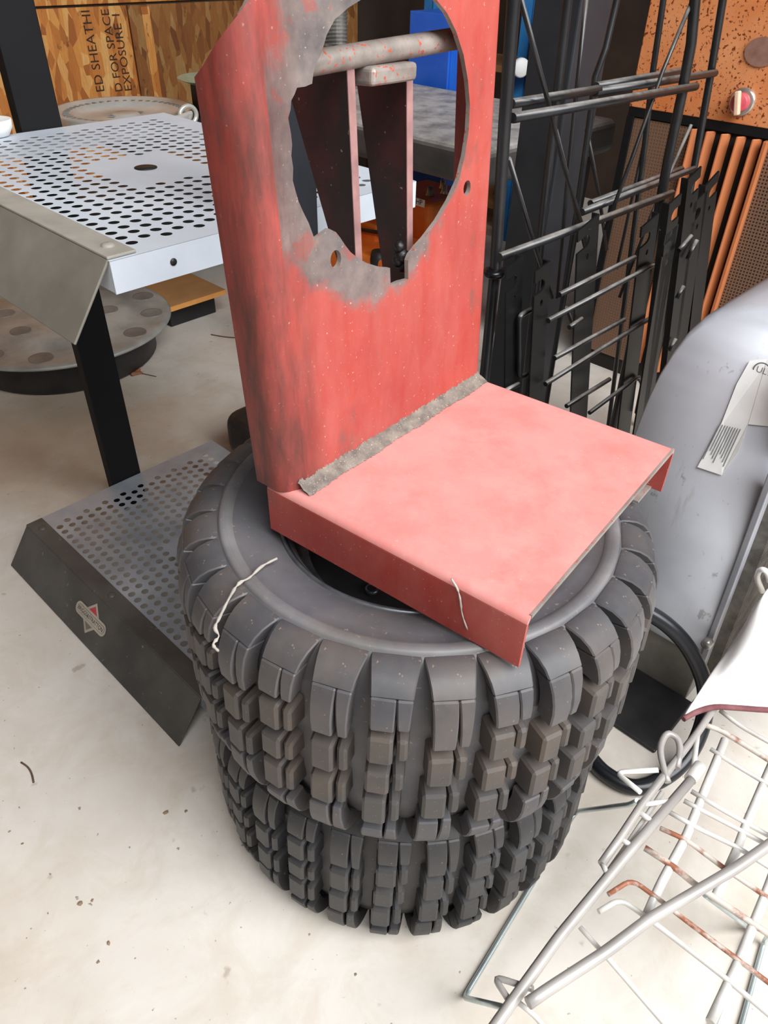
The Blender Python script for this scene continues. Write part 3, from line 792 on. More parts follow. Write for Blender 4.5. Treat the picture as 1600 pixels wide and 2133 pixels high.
m = MB(); m.box(R3(0.166, UB - 0.004, 0.09), A * 0.010, B * 0.022, UP * 0.63 + A * 0.024); m.build('corner_flange', 'galvanised', unit, bevel=0.0015)
m = MB()
for i in range(46):
    b = UB + 0.03 + i * 0.0082
    m.box(R3(0.150, b, 0.07), A * 0.022, B * 0.0022, UP * 0.62 + A * 0.022)
fo = m.build('cooling_fins', 'fin_metal', unit); fo['kind'] = 'stuff'
m = MB(); m.box(R3(0.150, UB + 0.024, 0.055), A * 0.02, B * 0.39, UP * 0.012); m.build('fin_tray', 'fin_metal', unit, bevel=0.001)
m = MB(); m.box(R3(0.178, UB + 0.028, 0.08), A * 0.004, B * 0.37, UP * 0.6 + A * 0.02); m.build('core', 'dark_gap', unit)
m = MB(); m.box(R3(0.175, UB + 0.012, 0.0), A * 0.22, B * (UD - 0.03), UP * 0.115); m.build('plinth', 'plinth_grey', unit, bevel=0.002)
m = MB(); m.box(R3(0.16, UB - 0.135, 0.0), A * 0.30, B * 0.145, UP * 0.008); m.build('shade_sheet', 'rim_black', unit, bevel=0.003)  # dark sheet added on the floor, standing for the shade before the unit
m = MB(); p = PB(1477, 1336, UB - 0.012); m.lathe([(0.009, 0), (0.009, 0.012), (0.006, 0.014), (0.0005, 0.014)], p, 14, -B); m.build('bolt', 'bolt_steel', unit)
m = MB(); m.tube(smooth_path([PB(1588, 1232, UB + 0.04), PB(1578, 1205, UB + 0.02), PB(1583, 1188, UB + 0.01), PB(1596, 1190, UB + 0.01), PB(1603, 1210, UB + 0.03)], 5), 0.0045, 8); m.build('pipe_end', 'white_wire', unit)
# paper label lying on the hood face
def onface(u, v, off=0.0015):
    q = PB(u, v, UB)
    for _ in range(12): q = PB(u, v, UB + lean(q.z))
    return q - (B - UP * 0.5).normalized() * (off + 0.0015)
lab = [(1563, 752), (1536, 800), (1505, 880), (1454, 973), (1505, 990), (1540, 940), (1560, 884), (1600, 888), (1640, 880), (1660, 740), (1600, 748)]
m = MB(); m.add([onface(u, v) for u, v in lab] , [list(range(len(lab)))]); lb = m.build('paper_label', 'paper_white', unit, solid=-0.0006)
m = MB()
for i in range(9):
    x = i / 8.0
    u0, v0 = 1502 + 42 * x, 884 + 10 * x; u1, v1 = 1464 + 42 * x, 960 + 16 * x
    f = 0.95 - 0.25 * ((i * 7) % 4) / 3
    p0 = onface(u0, v0, 0.0028); p1 = onface(u0 + (u1 - u0) * f, v0 + (v1 - v0) * f, 0.0028)
    w = (p1 - p0).cross(B).normalized() * 0.0007
    m.add([p0 - w, p0 + w, p1 + w, p1 - w], [(0, 1, 2, 3)])
m.build('label_print', 'ink_grey', lb, fix=False)
p = onface(1588, 773, 0.003); m = MB()
m.lathe([(0.0105, 0), (0.0125, 0)], p, 28, -B); m.build('label_mark', 'ink_grey', lb, fix=False)
text_mesh('label_mark', 'UL', 0.013, p, -A, UP, 'ink_grey', lb)

# ------------------------------------------------------------------ black hoop leaning on the unit
hp = [(1225, 1572, .014), (1262, 1612, .014), (1325, 1640, .014), (1395, 1612, .02), (1442, 1560, .04), (1468, 1490, .08), (1466, 1420, .13), (1434, 1350, .18), (1390, 1302, .215), (1335, 1268, .24), (1290, 1255, .25)]
m = MB(); m.tube(smooth_path([PZ(*q) for q in hp], 8), 0.0135, 16)
tag(m.build('tube_hoop', 'tube_black', org=PZ(1325, 1640, 0)), 'bent black steel tube hoop leaning against the grey cooling unit', 'tube')

# ------------------------------------------------------------------ white wire cart
cart = thing('wire_cart', 'rusty white wire basket cart with grey tube handles and thin wire legs', 'cart', PZ(1350, 1850, 0))
ZT = 0.215
def wire(nm, pts, r, mat, bend=0.012, n=8):
    m = MB(); q = [PZ(*p) for p in pts]
    if len(q) > 2: q = bent(q, bend)
    m.tube(q, r, n); return m.build(nm, mat, cart)
wire('handle_tube', [(985, 2205, ZT), (1034, 2133, ZT), (1165, 1951, ZT), (1300, 1787, ZT), (1442, 1622, ZT)], 0.0062, 'tube_grey')
wire('handle_tube', [(1253, 1800, ZT), (1296, 1739, ZT), (1337, 1676, ZT), (1386, 1613, ZT), (1454, 1525, ZT), (1490, 1470, ZT)], 0.0052, 'tube_grey')
wire('handle_tube', [(1100, 2090, ZT + .012), (1142, 2061, ZT + .012), (1262, 1983, ZT + .012), (1352, 1915, ZT + .012), (1532, 1809, ZT + .012), (1640, 1733, ZT + .012), (1760, 1660, ZT + .012)], 0.0066, 'tube_grey')
wire('side_rail', [(1060, 2110, ZT - .012), (1190, 1925, ZT - .012), (1300, 1770, ZT - .012), (1380, 1650, ZT - .012)], 0.0034, 'white_wire')
zp = ZT - 0.010
P = [[(1343, 1766), (1402, 1804), (1451, 1845), (1600, 1945), (1760, 2050)], [(1375, 1725), (1431, 1750), (1505, 1806), (1600, 1870), (1760, 1975)],
     [(1440, 1648), (1500, 1684), (1600, 1740), (1760, 1830)], [(1395, 1692), (1451, 1724), (1535, 1764), (1640, 1830), (1760, 1900)], [(1425, 1668), (1474, 1694), (1553, 1735), (1660, 1795), (1760, 1855)],
     [(1465, 1509), (1500, 1520), (1600, 1582), (1760, 1680)], [(1500, 1480), (1541, 1512), (1600, 1545), (1760, 1630)], [(1480, 1560), (1526, 1590), (1593, 1630), (1760, 1730)]]
for i, p in enumerate(P): wire('basket_wire', [(u, v, zp) for u, v in p], 0.0040 if i in (0, 5) else 0.0032, 'wire_rust' if i in (0, 1, 5) else 'white_wire')
wire('basket_wire', [(1267, 1863, zp), (1316, 1832, zp), (1386, 1883, zp), (1411, 1904, zp), (1600, 2046, zp), (1740, 2150, zp)], 0.0030, 'wire_rust')
wire('basket_wire', [(1247, 1899, zp), (1292, 1872, zp), (1346, 1910, zp), (1409, 1958, zp), (1521, 2045, zp), (1600, 2112, zp), (1720, 2215, zp)], 0.0033, 'white_wire')
wire('basket_wire', [(1208, 1931, zp), (1260, 1989, zp), (1384, 2133, zp), (1450, 2210, zp)], 0.0030, 'white_wire')
wire('basket_wire', [(1080, 2088, zp), (1120, 2120, zp), (1160, 2180, zp)], 0.0030, 'white_wire')
for p in ([(1510, 1541), (1470, 1640), (1429, 1743), (1377, 1840), (1341, 1922)], [(1640, 1520), (1600, 1610), (1555, 1716), (1532, 1778), (1490, 1870)], [(1700, 1600), (1640, 1740), (1600, 1850), (1540, 2000), (1480, 2130)]):
    wire('basket_strap', [(u, v, zp - 0.004) for u, v in p], 0.0056, 'white_wire')
for a_, b_ in (((1337, 1676), (1400, 1668)), ((1330, 1690), (1362, 1714)), ((1290, 1745), (1318, 1764)), ((1270, 1830), (1255, 1800)), ((1442, 1622), (1454, 1525))):
    wire('cross_wire', [(a_[0], a_[1], ZT), (b_[0], b_[1], ZT)], 0.0035, 'white_wire')
wire('hook', [(1392, 1630, ZT), (1384, 1606, ZT + .003), (1373, 1559, ZT + .008), (1388, 1524, ZT + .010), (1412, 1536, ZT + .008), (1418, 1561, ZT + .004), (1410, 1600, ZT)], 0.0046, 'tube_grey', 0.02)
wire('hook', [(1372, 1604, ZT), (1283, 1608, ZT - .02), (1334, 1650, ZT - .002)], 0.0036, 'white_wire')
wire('hook', [(1110, 2060, ZT), (1028, 2034, ZT - .02), (1062, 2086, ZT - .004)], 0.0036, 'tube_grey')
m = MB(); p = PZ(1446, 1612, ZT); d = (PZ(1454, 1525, ZT) - PZ(1386, 1613, ZT)).normalized(); m.tube([p - d * 0.012, p + d * 0.018], 0.0085, 12); m.build('tube_plug', 'white_wire', cart)
# thin wire legs, down to the floor and back
wire('wire_leg', [(1328, 1668, ZT - .004), (1312, 1676, ZT - .03), (1200, 1690, 0.004), (967, 2078, 0.004), (1056, 2100, ZT - .006)], 0.0036, 'zinc_wire', 0.012)
wire('wire_leg', [(1469, 1863, zp), (1566, 1936, 0.004), (1487, 2133, 0.004), (1455, 2220, 0.004)], 0.0040, 'zinc_wire', 0.012)
wire('wire_leg', [(1640, 1890, zp), (1592, 1962, 0.004), (1545, 2133, 0.004), (1520, 2210, 0.004)], 0.0034, 'zinc_wire', 0.012)

# ------------------------------------------------------------------ white cloth over the cart
m = MB(); rnd = random.Random(11)
top = [(1424, 1497), (1452, 1482), (1490, 1472), (1540, 1474), (1600, 1478), (1700, 1480), (1800, 1470)]
mid = [(1450, 1452), (1480, 1430), (1510, 1420), (1560, 1410), (1620, 1405), (1710, 1400), (1810, 1390)]
md2 = [(1486, 1395), (1510, 1372), (1540, 1360), (1580, 1350), (1640, 1340), (1720, 1335), (1820, 1325)]
far = [(1522, 1345), (1545, 1315), (1566, 1282), (1590, 1262), (1640, 1250), (1720, 1248), (1820, 1240)]
fr2 = [(1556, 1292), (1566, 1270), (1584, 1246), (1606, 1222), (1650, 1208), (1730, 1200), (1820, 1195)]
hz = [[.228] * 7, [.236, .238, .240, .243, .243, .242, .240], [.236, .248, .262, .272, .276, .276, .270], [.238, .262, .290, .305, .312, .310, .300], [.236, .272, .305, .322, .330, .326, .318]]
rows = [top, mid, md2, far, fr2]; G = []
for r_, z_ in zip(rows, hz): G.append(smooth_path([PZ(u, v, z + rnd.uniform(-.003, .003)) for (u, v), z in zip(r_, z_)], 4))
cols_ = [smooth_path([G[j][i] for j in range(5)], 4) for i in range(len(G[0]))]
vs = [p for c_ in cols_ for p in c_]; h = len(cols_[0])
m.add(vs, [(i * h + j, i * h + j + 1, (i + 1) * h + j + 1, (i + 1) * h + j) for i in range(len(cols_) - 1) for j in range(h - 1)], True)
cloth = thing('cloth', 'folded white cloth with a maroon hem lying over the wire cart', 'cloth', PZ(1600, 1440, 0.22))
m.build('fabric', 'cloth_white', cloth, solid=0.006)
m = MB(); m.tube([c_[0] - UP * 0.001 for c_ in cols_], 0.0042, 8); m.build('hem', 'cloth_maroon', cloth)

# ------------------------------------------------------------------ black wire display rack
RA = 0.66
def onA(u, v, a): return PA(u, v, a)
def rack_panel(label, a, posts, bars, zig, rp=0.0075, grp=None):
    base = onA(*posts[0][-1], a); base = Vector((base.x, base.y, 0))
    t = thing('wire_rack', label, 'rack', base, grp)
    for p in posts:
        q = [onA(u, v, a) for u, v in p]
        d = (q[-1] - q[-2]).normalized(); e = q[-1] + d * ((q[-1].z - 0.004) / -d.z)
        d0 = (q[0] - q[1]).normalized(); q = [q[0] + d0 * 0.25] + q + [e]
        m = MB(); m.tube(q, rp, 10); m.build('rack_post', 'black_wire', t)
    for p in bars:
        m = MB(); m.tube([onA(u, v, a - 0.010) for u, v in p], 0.0068, 10); m.build('rack_bar', 'black_wire', t)
    for p in zig:
        m = MB(); m.tube([onA(u, v, a + 0.006) for u, v in p], 0.0036, 8); m.build('zigzag_wire', 'black_wire', t)
    return t
r1 = rack_panel('tall black wire display rack with a collared tube post behind the bracket', RA,
    [[(1070, 0), (1052, 250), (1032, 560), (1008, 800)], [(1448, 0), (1440, 90), (1420, 200), (1392, 330), (1366, 470), (1330, 640)]],
    [[(1068, 246), (1450, 180)], [(1040, 536), (1400, 402)]],
    [[(1080, -20), (1140, 205), (1170, 330), (1240, 560)], [(1060, 330), (1110, 500), (1150, 620)], [(1455, -30), (1380, 150), (1320, 320), (1260, 480)]], 0.0092)
m = MB(); p = onA(1030, 568, RA); m.lathe([(0.0088, -0.007), (0.0140, -0.0062), (0.0172, -0.003), (0.0178, 0.001), (0.0155, 0.005), (0.0088, 0.007)], p, 24); m.build('collar', 'black_gloss', r1)
r2 = rack_panel('black wire display rack standing directly behind the collared one', RA + 0.045,
    [[(1183, 0), (1160, 200), (1135, 420), (1112, 640)], [(1506, 0), (1478, 170), (1446, 350), (1424, 480), (1390, 640)]],
    [[(1066, 216), (1248, 186)], [(1240, 192), (1490, 152)], [(1212, 442), (1445, 352)]],
    [[(1222, -10), (1200, 200), (1180, 400), (1160, 620)], [(1150, 240), (1190, 400), (1230, 560)], [(1440, 260), (1360, 440), (1290, 620)]])
r3 = rack_panel('black wire display rack at the back of the leaning group, nearest the black table', RA + 0.095,
    [[(1287, -10), (1262, 100), (1240, 160), (1222, 300), (1202, 440), (1170, 640)], [(1382, 0), (1360, 150), (1340, 330), (1310, 560)]],
    [[(1242, 180), (1432, 146)], [(1230, 424), (1420, 352)]],
    [[(1222, 270), (1250, 420), (1264, 520)], [(1350, 260), (1320, 400), (1285, 560)], [(1180, 640), (1225, 770)]], 0.0058)
# bracketed wire shelves propped against the rack
def bracket_plate(tl, w, bottom, a, t, hook=1):
    p0 = onA(*tl, a); p1 = onA(*bottom, a); d = (p1 - p0); L = d.length; d.normalize()
    d = -d; side = (B - d * B.dot(d)).normalized()
    zl = (p0.z - 0.01) / d.z
    def fn(x, y, k): return p0 + side * (x) - d * y + A * k
    o = [(0, 0), (w, 0)]
    if hook > 0:
        o = [(0, 0), (w, 0), (w, 0), ]
    body = [(0, 0), (w, 0), (w, zl), (0, zl)] if hook == 0 else ([(0, 0), (w, 0), (w, zl), (0, zl), (0, 0.042)] + [(w * 0.42 + math.cos(q) * 0.0, 0) for q in ()])
    if hook:
        c_, r_ = (w * 0.40, 0.031), 0.011
        arc_ = [(c_[0] + r_ * math.sin(q), c_[1] + r_ * math.cos(q)) for q in [math.pi * k / 8 for k in range(9)]]
        body = [(0, 0), (w, 0), (w, zl), (0, zl), (0, c_[1] + r_)] + arc_ + [(0, c_[1] - r_)]
        if hook < 0: body = [(w - x, y) for x, y in body][::-1]
    hl = ell(w * 0.5, 0.062, 0.0042, 0.0058, 10)
    m = MB(); m.plate(body, [hl], fn, 0.0035); m.build('bracket_plate', 'black_plate', t)
    m = MB(); fx = w if hook > 0 else 0
    m.box(fn(fx - (0.003 if hook > 0 else 0), 0.0, 0.0035), side * 0.003, d * -zl, A * 0.010); m.build('plate_flange', 'black_plate', t)
def shelf(label, a, plates, wires):
    b0 = onA(*plates[0][0], a); b0 = Vector((b0.x, b0.y, 0.0))
    t = thing('bracket_shelf', label, 'wire shelf', b0, 'wire shelves on black brackets')
    for tl, w, bt, hk in plates: bracket_plate(tl, w, bt, a, t, hk)
    for p in wires:
        m = MB(); m.tube(bent([onA(u, v, a - 0.008) for u, v in p], 0.010), 0.0046, 8); m.build('shelf_wire', 'black_wire', t)
shelf('black bracketed wire shelf with grey-dusted wires in front of the wire racks', 0.592,
    [((1116, 566), 0.040, (1104, 800), 1), ((1338, 474), 0.058, (1292, 860), 1)],
    [[(1142, 668), (1362, 552), (1372, 562), (1358, 690)], [(1136, 800), (1356, 662)], [(1165, 614), (1322, 536)], [(1155, 746), (1300, 666)], [(1180, 846), (1270, 790)], [(1228, 860), (1330, 784), (1338, 800), (1326, 860)]])
shelf('black bracketed wire shelf with a looped wire end beside the collared rack post', 0.620,
    [((1055, 558), 0.042, (1053, 790), 1), ((1205, 482), 0.062, (1190, 850), 1)],
    [[(1115, 640), (1086, 656), (1082, 664), (1082, 786), (1112, 772)], [(1080, 800), (1052, 815)], [(1186, 682), (1212, 664)]])
shelf('black bracketed wire shelf with hooked plate tops near the grey unit', 0.545,
    [((1386, 490), 0.046, (1340, 780), 1), ((1395, 426), 0.040, (1360, 700), -1)],
    [[(1414, 522), (1440, 492)], [(1410, 622), (1424, 596)]])
shelf('black bracketed wire shelf with the tallest hooked plates beside the heater', 0.567,
    [((1434, 374), 0.046, (1400, 660), -1), ((1470, 388), 0.050, (1440, 660), -1), ((1446, 424), 0.050, (1410, 700), 1)],
    [[(1432, 540), (1452, 500)], [(1394, 730), (1408, 706)]])
# ------------------------------------------------------------------ brown heater
HBp = 2.06
ht = thing('gas_heater', 'old brown room heater with speckled copper top, wooden louvres and a pink knob', 'heater', R3(0.72, HBp + 0.17, 0))
zl_ = PB(1450, 244, HBp).z; aL = PB(1312, 215, HBp).dot(A)
aR = 0.36
m = MB(); m.box(R3(aR, HBp + 0.012, 0.0), A * (aL - aR), B * 0.33, UP * (zl_ - 0.02)); m.build('cabinet', 'dark_gap', ht)
m = MB(); pts = []
n_ = 12
for i in range(n_ + 1):
    q = math.pi / 2 * i / n_; pts.append((0.06 - 0.06 * math.cos(q), zl_ + 0.24 + 0.06 * math.sin(q)))
pr = [(0, zl_)] + pts + [(0.34, zl_ + 0.30), (0.34, zl_)]
vs = [R3(aR, HBp + x, z) for x, z in pr] + [R3(aL, HBp + x, z) for x, z in pr]; k = len(pr)
m.add(vs, [(i, (i + 1) % k, k + (i + 1) % k, k + i) for i in range(k)] + [tuple(range(k)), tuple(range(2 * k - 1, k - 1, -1))]); m.build('top_panel', 'copper_enamel', ht, bevel=0.002)
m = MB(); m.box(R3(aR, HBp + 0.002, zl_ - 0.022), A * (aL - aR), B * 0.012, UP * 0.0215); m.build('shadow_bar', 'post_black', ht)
s0, s1 = PB(1440, 280, HBp).dot(A), PB(1590, 290, HBp).dot(A)
for a0, a1 in ((aL - 0.012, s0 + 0.004), (s1 - 0.012, aR + 0.012)):
    m = MB(); m.box(R3(a1, HBp + 0.006, 0.05), A * (a0 - a1), B * 0.006, UP * (zl_ - 0.075)); m.build('mesh_panel', 'brown_mesh', ht)
for i in range(5):
    a = s0 + (s1 - s0) * (i + 0.1) / 4.6
    m = MB(); m.box(R3(a - 0.002, HBp - 0.012, 0.06), A * 0.005, B * 0.022 + A * -0.014, UP * (zl_ - 0.085)); m.build('louvre', 'louvre_wood', ht, bevel=0.002)
m = MB(); m.box(R3(s1 - 0.016, HBp - 0.014, 0.04), A * 0.010, B * 0.02, UP * (zl_ - 0.065)); m.build('louvre_frame', 'louvre_wood', ht, bevel=0.002)
m = MB(); m.box(R3(aL - 0.02, HBp - 0.002, 0.0), A * 0.02, B * 0.014, UP * (zl_ - 0.022)); m.build('side_rail', 'post_black', ht)
p = PB(1547, 212, HBp); m = MB(); m.lathe([(0.031, 0), (0.031, 0.005), (0.026, 0.008), (0.0005, 0.008)], p, 28, -B); kb = m.build('knob_plate', 'chrome', ht)
m = MB(); m.lathe([(0.021, 0.008), (0.021, 0.022), (0.018, 0.025), (0.0005, 0.025)], p, 24, -B); kk = m.build('knob', 'knob_pink', ht)
m = MB(); d = (UP * 0.95 + A * 0.25).normalized(); w = d.cross(B).normalized(); m.box(p - B * 0.022 - d * 0.026 - w * 0.006, d * 0.052, w * 0.012, B * -0.016); m.build('knob_grip', 'knob_cream', kk, bevel=0.003)
p = PB(1588, 108, HBp); m = MB(); k = 28
vs = [p + A * 0.040 * math.cos(2 * math.pi * i / k) + UP * 0.030 * math.sin(2 * math.pi * i / k) for i in range(k)]
m.add(vs + [v - B * 0.004 for v in vs], [tuple(range(k)), tuple(range(k, 2 * k))[::-1]] + [(i, (i + 1) % k, k + (i + 1) % k, k + i) for i in range(k)]); m.build('oval_badge', 'badge', ht)

# ------------------------------------------------------------------ big black table behind
ZTb = 0.65
tb = thing('padded_table', 'large dusty black padded table with thick rounded edges behind the racks', 'table', R3(1.75, 1.9, 0))
ta0, ta1, tb0, tb1, tht = 1.265, 2.25, 1.71, 2.40, 0.10
m = MB(); m.box(R3(ta0, tb0, ZTb - tht), A * (ta1 - ta0), B * (tb1 - tb0), UP * tht); m.build('padded_top', 'bench_pad', tb, bevel=0.028, seg=5)
for a, b in ((ta0 + 0.04, tb0 + 0.30), (ta0 + 0.04, tb1 - 0.16), (ta1 - 0.05, tb0 + 0.02), (ta1 - 0.05, tb1 - 0.16)):
    m = MB(); m.box(R3(a, b, 0), A * 0.05, B * (0.04 if b < 1.4 else 0.10), UP * (ZTb - tht + 0.002)); m.build('leg', 'bench_dark', tb, bevel=0.004)

# square dark post standing between the racks and the table
a_ = 0.93
p = PA(1212, 0, a_); pl = PA(1168, 0, a_); pr_ = PA(1284, 0, a_)
b0_, b1_ = p.dot(B), pr_.dot(B)
ps = thing('square_post', 'square dark slate steel post standing between the wire racks and the padded table', 'post', R3(a_ + 0.05, (b0_ + b1_) / 2, 0))
m = MB(); m.box(R3(a_, b0_ - 0.0, 0.006), A * 0.11, B * (b1_ - b0_), UP * 1.3); m.build('column', 'post_slate', ps, bevel=0.004)
m = MB(); m.box(R3(a_ - 0.02, b0_ - 0.02, 0.0), A * 0.15, B * (b1_ - b0_ + 0.04), UP * 0.006); m.build('base_plate', 'post_black', ps, bevel=0.001)

# ------------------------------------------------------------------ low dark bench with pans
lb_ = thing('pedestal_table', 'small black pedestal table behind the perforated stand, holding the wheel cover', 'table', R3(1.80, 1.30, 0))
m = MB(); m.box(R3(1.69, 0.93, 0.675), A * 0.27, B * 0.46, UP * 0.035); m.build('table_top', 'bench_dark', lb_, bevel=0.003)
m = MB(); m.box(R3(1.77, 1.32, 0.01), A * 0.05, B * 0.05, UP * 0.666); m.build('column', 'bench_dark', lb_)
m = MB(); m.box(R3(1.73, 1.29, 0.0), A * 0.12, B * 0.13, UP * 0.012); m.build('foot_plate', 'bench_dark', lb_)
zc = 0.715
hcen = (PZ(110, 226, zc + 0.03) + PZ(405, 224, zc + 0.03)) / 2
hr = (PZ(110, 226, zc + 0.03) - PZ(405, 224, zc + 0.03)).length / 2
hub = thing('wheel_cover', 'round shiny ribbed wheel cover lying on the small black pedestal table', 'wheel cover', Vector((hcen.x, hcen.y, zc - 0.005)))
hc_ = Vector((hcen.x, hcen.y, zc))
m = MB(); m.lathe([(0.0005, 0.018), (hr * .18, 0.020), (hr * .22, 0.014), (hr * .70, 0.016), (hr * .74, 0.024), (hr * .88, 0.022), (hr * .95, 0.030), (hr, 0.030), (hr * 1.01, 0.024), (hr * .97, 0.004), (hr * .90, -0.005)], hc_, 72); m.build('dish', 'hubcap_metal', hub)
for i in range(44):
    an = 2 * math.pi * i / 44; x = Vector((math.cos(an), math.sin(an), 0)); y = Vector((-x.y, x.x, 0))
    m = MB(); m.box(hc_ + x * hr * .775 - y * 0.004 + UP * 0.0225, x * hr * .085, y * 0.008, UP * 0.0022); m.build('rim_slot', 'disc_zinc_dark', hub)
m = MB(); q = hc_ + UP * 0.0175; m.add([q + A * .03, q + B * .05, q - A * .03, q - B * .05], [(0, 1, 2, 3)]); m.build('emblem', 'disc_zinc_dark', hub, solid=-0.002)
# loop handle beside it
c_ = PZ(392, 240, 0.737)
m = MB(); m.tube(smooth_path([c_ + B * (.024 * math.cos(q)) + UP * (.020 * math.sin(q)) for q in [2 * math.pi * i / 12 for i in range(12)]], 3, True), 0.0055, 8, closed=True)
tag(m.build('metal_ring', 'hubcap_metal', org=c_ - UP * (c_.z - 0.71)), 'small pale metal ring standing against the wheel cover on the pedestal table', 'ring')
# pale bowl at the picture's left edge, on the stand
c_ = PZ(-10, 282, 0.822)
m = MB(); m.lathe([(0.0005, 0), (0.022, 0), (0.030, 0.012), (0.031, 0.024), (0.029, 0.024), (0.0005, 0.020)], c_, 28); tag(m.build('small_bowl', 'paper_white', org=c_), 'small white bowl on the top shelf beside the black post', 'bowl')
# glass plate and black box further along the bench
c_ = PZ(420, 172, 0.80)
m = MB(); m.box(R3(c_.dot(A) - 0.06, c_.dot(B) + 0.03, 0.71), A * 0.16, B * 0.16, UP * 0.075); bx = tag(m.build('black_box', 'bench_dark', org=c_ * 1 - UP * (c_.z - 0.71), bevel=0.004), 'plain black box on the small black pedestal table, under a glass plate', 'box')
m = MB(); c2 = R3(c_.dot(A) + 0.02, c_.dot(B) + 0.06, 0.786); m.lathe([(0.0005, 0), (0.05, 0), (0.095, 0.016), (0.100, 0.018), (0.096, 0.019), (0.05, 0.004), (0.0005, 0.004)], c2, 40)
tag(m.build('glass_plate', 'glass_green', org=c2), 'greenish glass plate resting on the plain black box', 'plate')

# ------------------------------------------------------------------ zinc disc with knockouts, on a dark drum
zd = 0.115
dc = Vector((-1.04, 2.178, zd)); dr = 0.343
dk = thing('zinc_disc', 'large dull zinc disc with round knockouts lying on a dark drum under the stand', 'disc', Vector((dc.x, dc.y, zd - 0.003)))
m = MB(); m.lathe([(0.0005, 0.030), (0.12, 0.030), (0.205, 0.028), (0.225, 0.012), (dr - 0.02, 0.010), (dr - 0.006, 0.008), (dr, 0.002), (dr - 0.004, -0.003), (dr - 0.02, -0.002), (0.0005, -0.002)], dc, 96); m.build('plate', 'disc_zinc', dk)
for i in range(12):
    an = 2 * math.pi * (i + 0.35) / 12; p = dc + Vector((math.cos(an) * 0.284, math.sin(an) * 0.284, 0.0108))
    m = MB(); m.lathe([(0.034, -0.002), (0.034, 0.0016), (0.0315, 0.0012), (0.0005, 0.0012)], p, 28); m.build('knockout', 'disc_zinc_dark', dk)
for i in range(6):
    an = 2 * math.pi * (i + 0.15) / 6; p = dc + Vector((math.cos(an) * 0.155, math.sin(an) * 0.155, 0.0293))
    m = MB(); m.lathe([(0.030, -0.002), (0.030, 0.0016), (0.0275, 0.0012), (0.0005, 0.0012)], p, 24); m.build('knockout', 'disc_zinc_dark', dk)
m = MB(); m.lathe([(0.0005, 0.0), (0.27, 0.0), (0.28, 0.01), (0.28, 0.10), (0.27, zd - 0.0035), (0.0005, zd - 0.0035)], Vector((dc.x, dc.y, 0)), 48)
tag(m.build('drum', 'rim_black', org=(dc.x, dc.y, 0)), 'low black drum on the concrete beneath the zinc disc', 'drum')
# board on a dark block
zb_ = 0.10
c1, c2_ = PZ(470, 603, zb_), PZ(338, 645, zb_)
d1 = (c1 - c2_).normalized(); d2 = UP.cross(d1)
m = MB(); m.box(c1 + d1 * 0.0 - UP * 0.016, -d1 * 0.27, d2 * 0.42, UP * 0.016)
bd = thing('plywood_board', 'tan plywood board with a raw orange edge beside the zinc disc', 'board', c1 - UP * 0.016)
m.build('board_face', 'wood_ply', bd)
m = MB(); m.box(c1 - UP * 0.0165 - d2 * 0.0015, -d1 * 0.27, d2 * 0.0015, UP * 0.016); m.build('raw_edge', 'wood_edge', bd)
m = MB(); m.box(Vector((c1.x, c1.y, 0)) - d1 * 0.20 + d2 * 0.06, d1 * 0.19, d2 * 0.34, UP * (zb_ - 0.0165)); tag(m.build('crate_block', 'bench_dark', org=Vector((c1.x, c1.y, 0)), bevel=0.004), 'dark block on the floor holding up the plywood board', 'block')
m = MB(); p_ = Vector((c1.x, c1.y, 0)) + d2 * 0.47 - d1 * 0.25; m.box(p_, d1 * 0.60, d2 * 0.25, UP * 0.34); tag(m.build('black_case', 'bench_dark', org=p_, bevel=0.008), 'black equipment case on the floor behind the plywood board', 'case')

# ------------------------------------------------------------------ black plastic housing behind the tires
p = PZ(500, 940, 0.0)
m = MB(); m.box(R3(p.dot(A) - 0.20, p.dot(B) - 0.035, 0.0), A * 0.22, B * 0.27, UP * 0.13)
pb_ = thing('plastic_housing', 'rounded black plastic housing on the floor between tires and perforated stand', 'housing', R3(p.dot(A) - 0.09, p.dot(B) + 0.13, 0))
m.build('shell', 'rim_black', pb_, bevel=0.04, seg=5)
m = MB(); m.tube(bent([R3(p.dot(A) - 0.17, p.dot(B) + 0.10, 0.125), R3(p.dot(A) - 0.17, p.dot(B) + 0.10, 0.155), R3(p.dot(A) - 0.02, p.dot(B) + 0.10, 0.155), R3(p.dot(A) - 0.02, p.dot(B) + 0.10, 0.125)], 0.02), 0.008, 10); m.build('handle', 'rim_black', pb_)

# ------------------------------------------------------------------ orange engine under the table
def OB(a, b, z): return R3(a, b, z)
oe = thing('orange_engine', 'orange small engine housing with a white HP sticker under the padded table', 'engine', R3(1.95, 2.15, 0))
m = MB(); m.box(R3(1.80, 2.125, 0.03), A * 0.25, B * 0.26, UP * 0.30); m.build('tank_cover', 'orange_plastic', oe, bevel=0.025, seg=4)
m = MB(); m.box(R3(1.98, 2.03, 0.03), A * 0.17, B * 0.10, UP * 0.20); m.build('shroud', 'orange_plastic', oe, bevel=0.012, seg=3)
m = MB(); m.box(R3(1.74, 1.90, 0.03), A * 0.42, B * 0.22, UP * 0.14); m.build('crankcase_cover', 'orange_plastic', oe, bevel=0.012, seg=3)
m = MB(); m.box(R3(1.72, 1.86, 0.0), A * 0.46, B * 0.52, UP * 0.032); m.build('base', 'rim_black', oe, bevel=0.006)
cp = PZ(862, 505, 0.19); m = MB(); m.lathe([(0.040, -0.03), (0.046, 0.0), (0.040, 0.008), (0.030, 0.004), (0.0005, 0.002)], cp, 28); m.build('recoil_cap', 'orange_plastic', oe)
cp = PZ(790, 540, 0.16); m = MB(); m.lathe([(0.030, -0.06), (0.034, 0.0), (0.028, 0.03), (0.0005, 0.034)], cp, 20); m.build('fuel_cap', 'rim_black', oe)
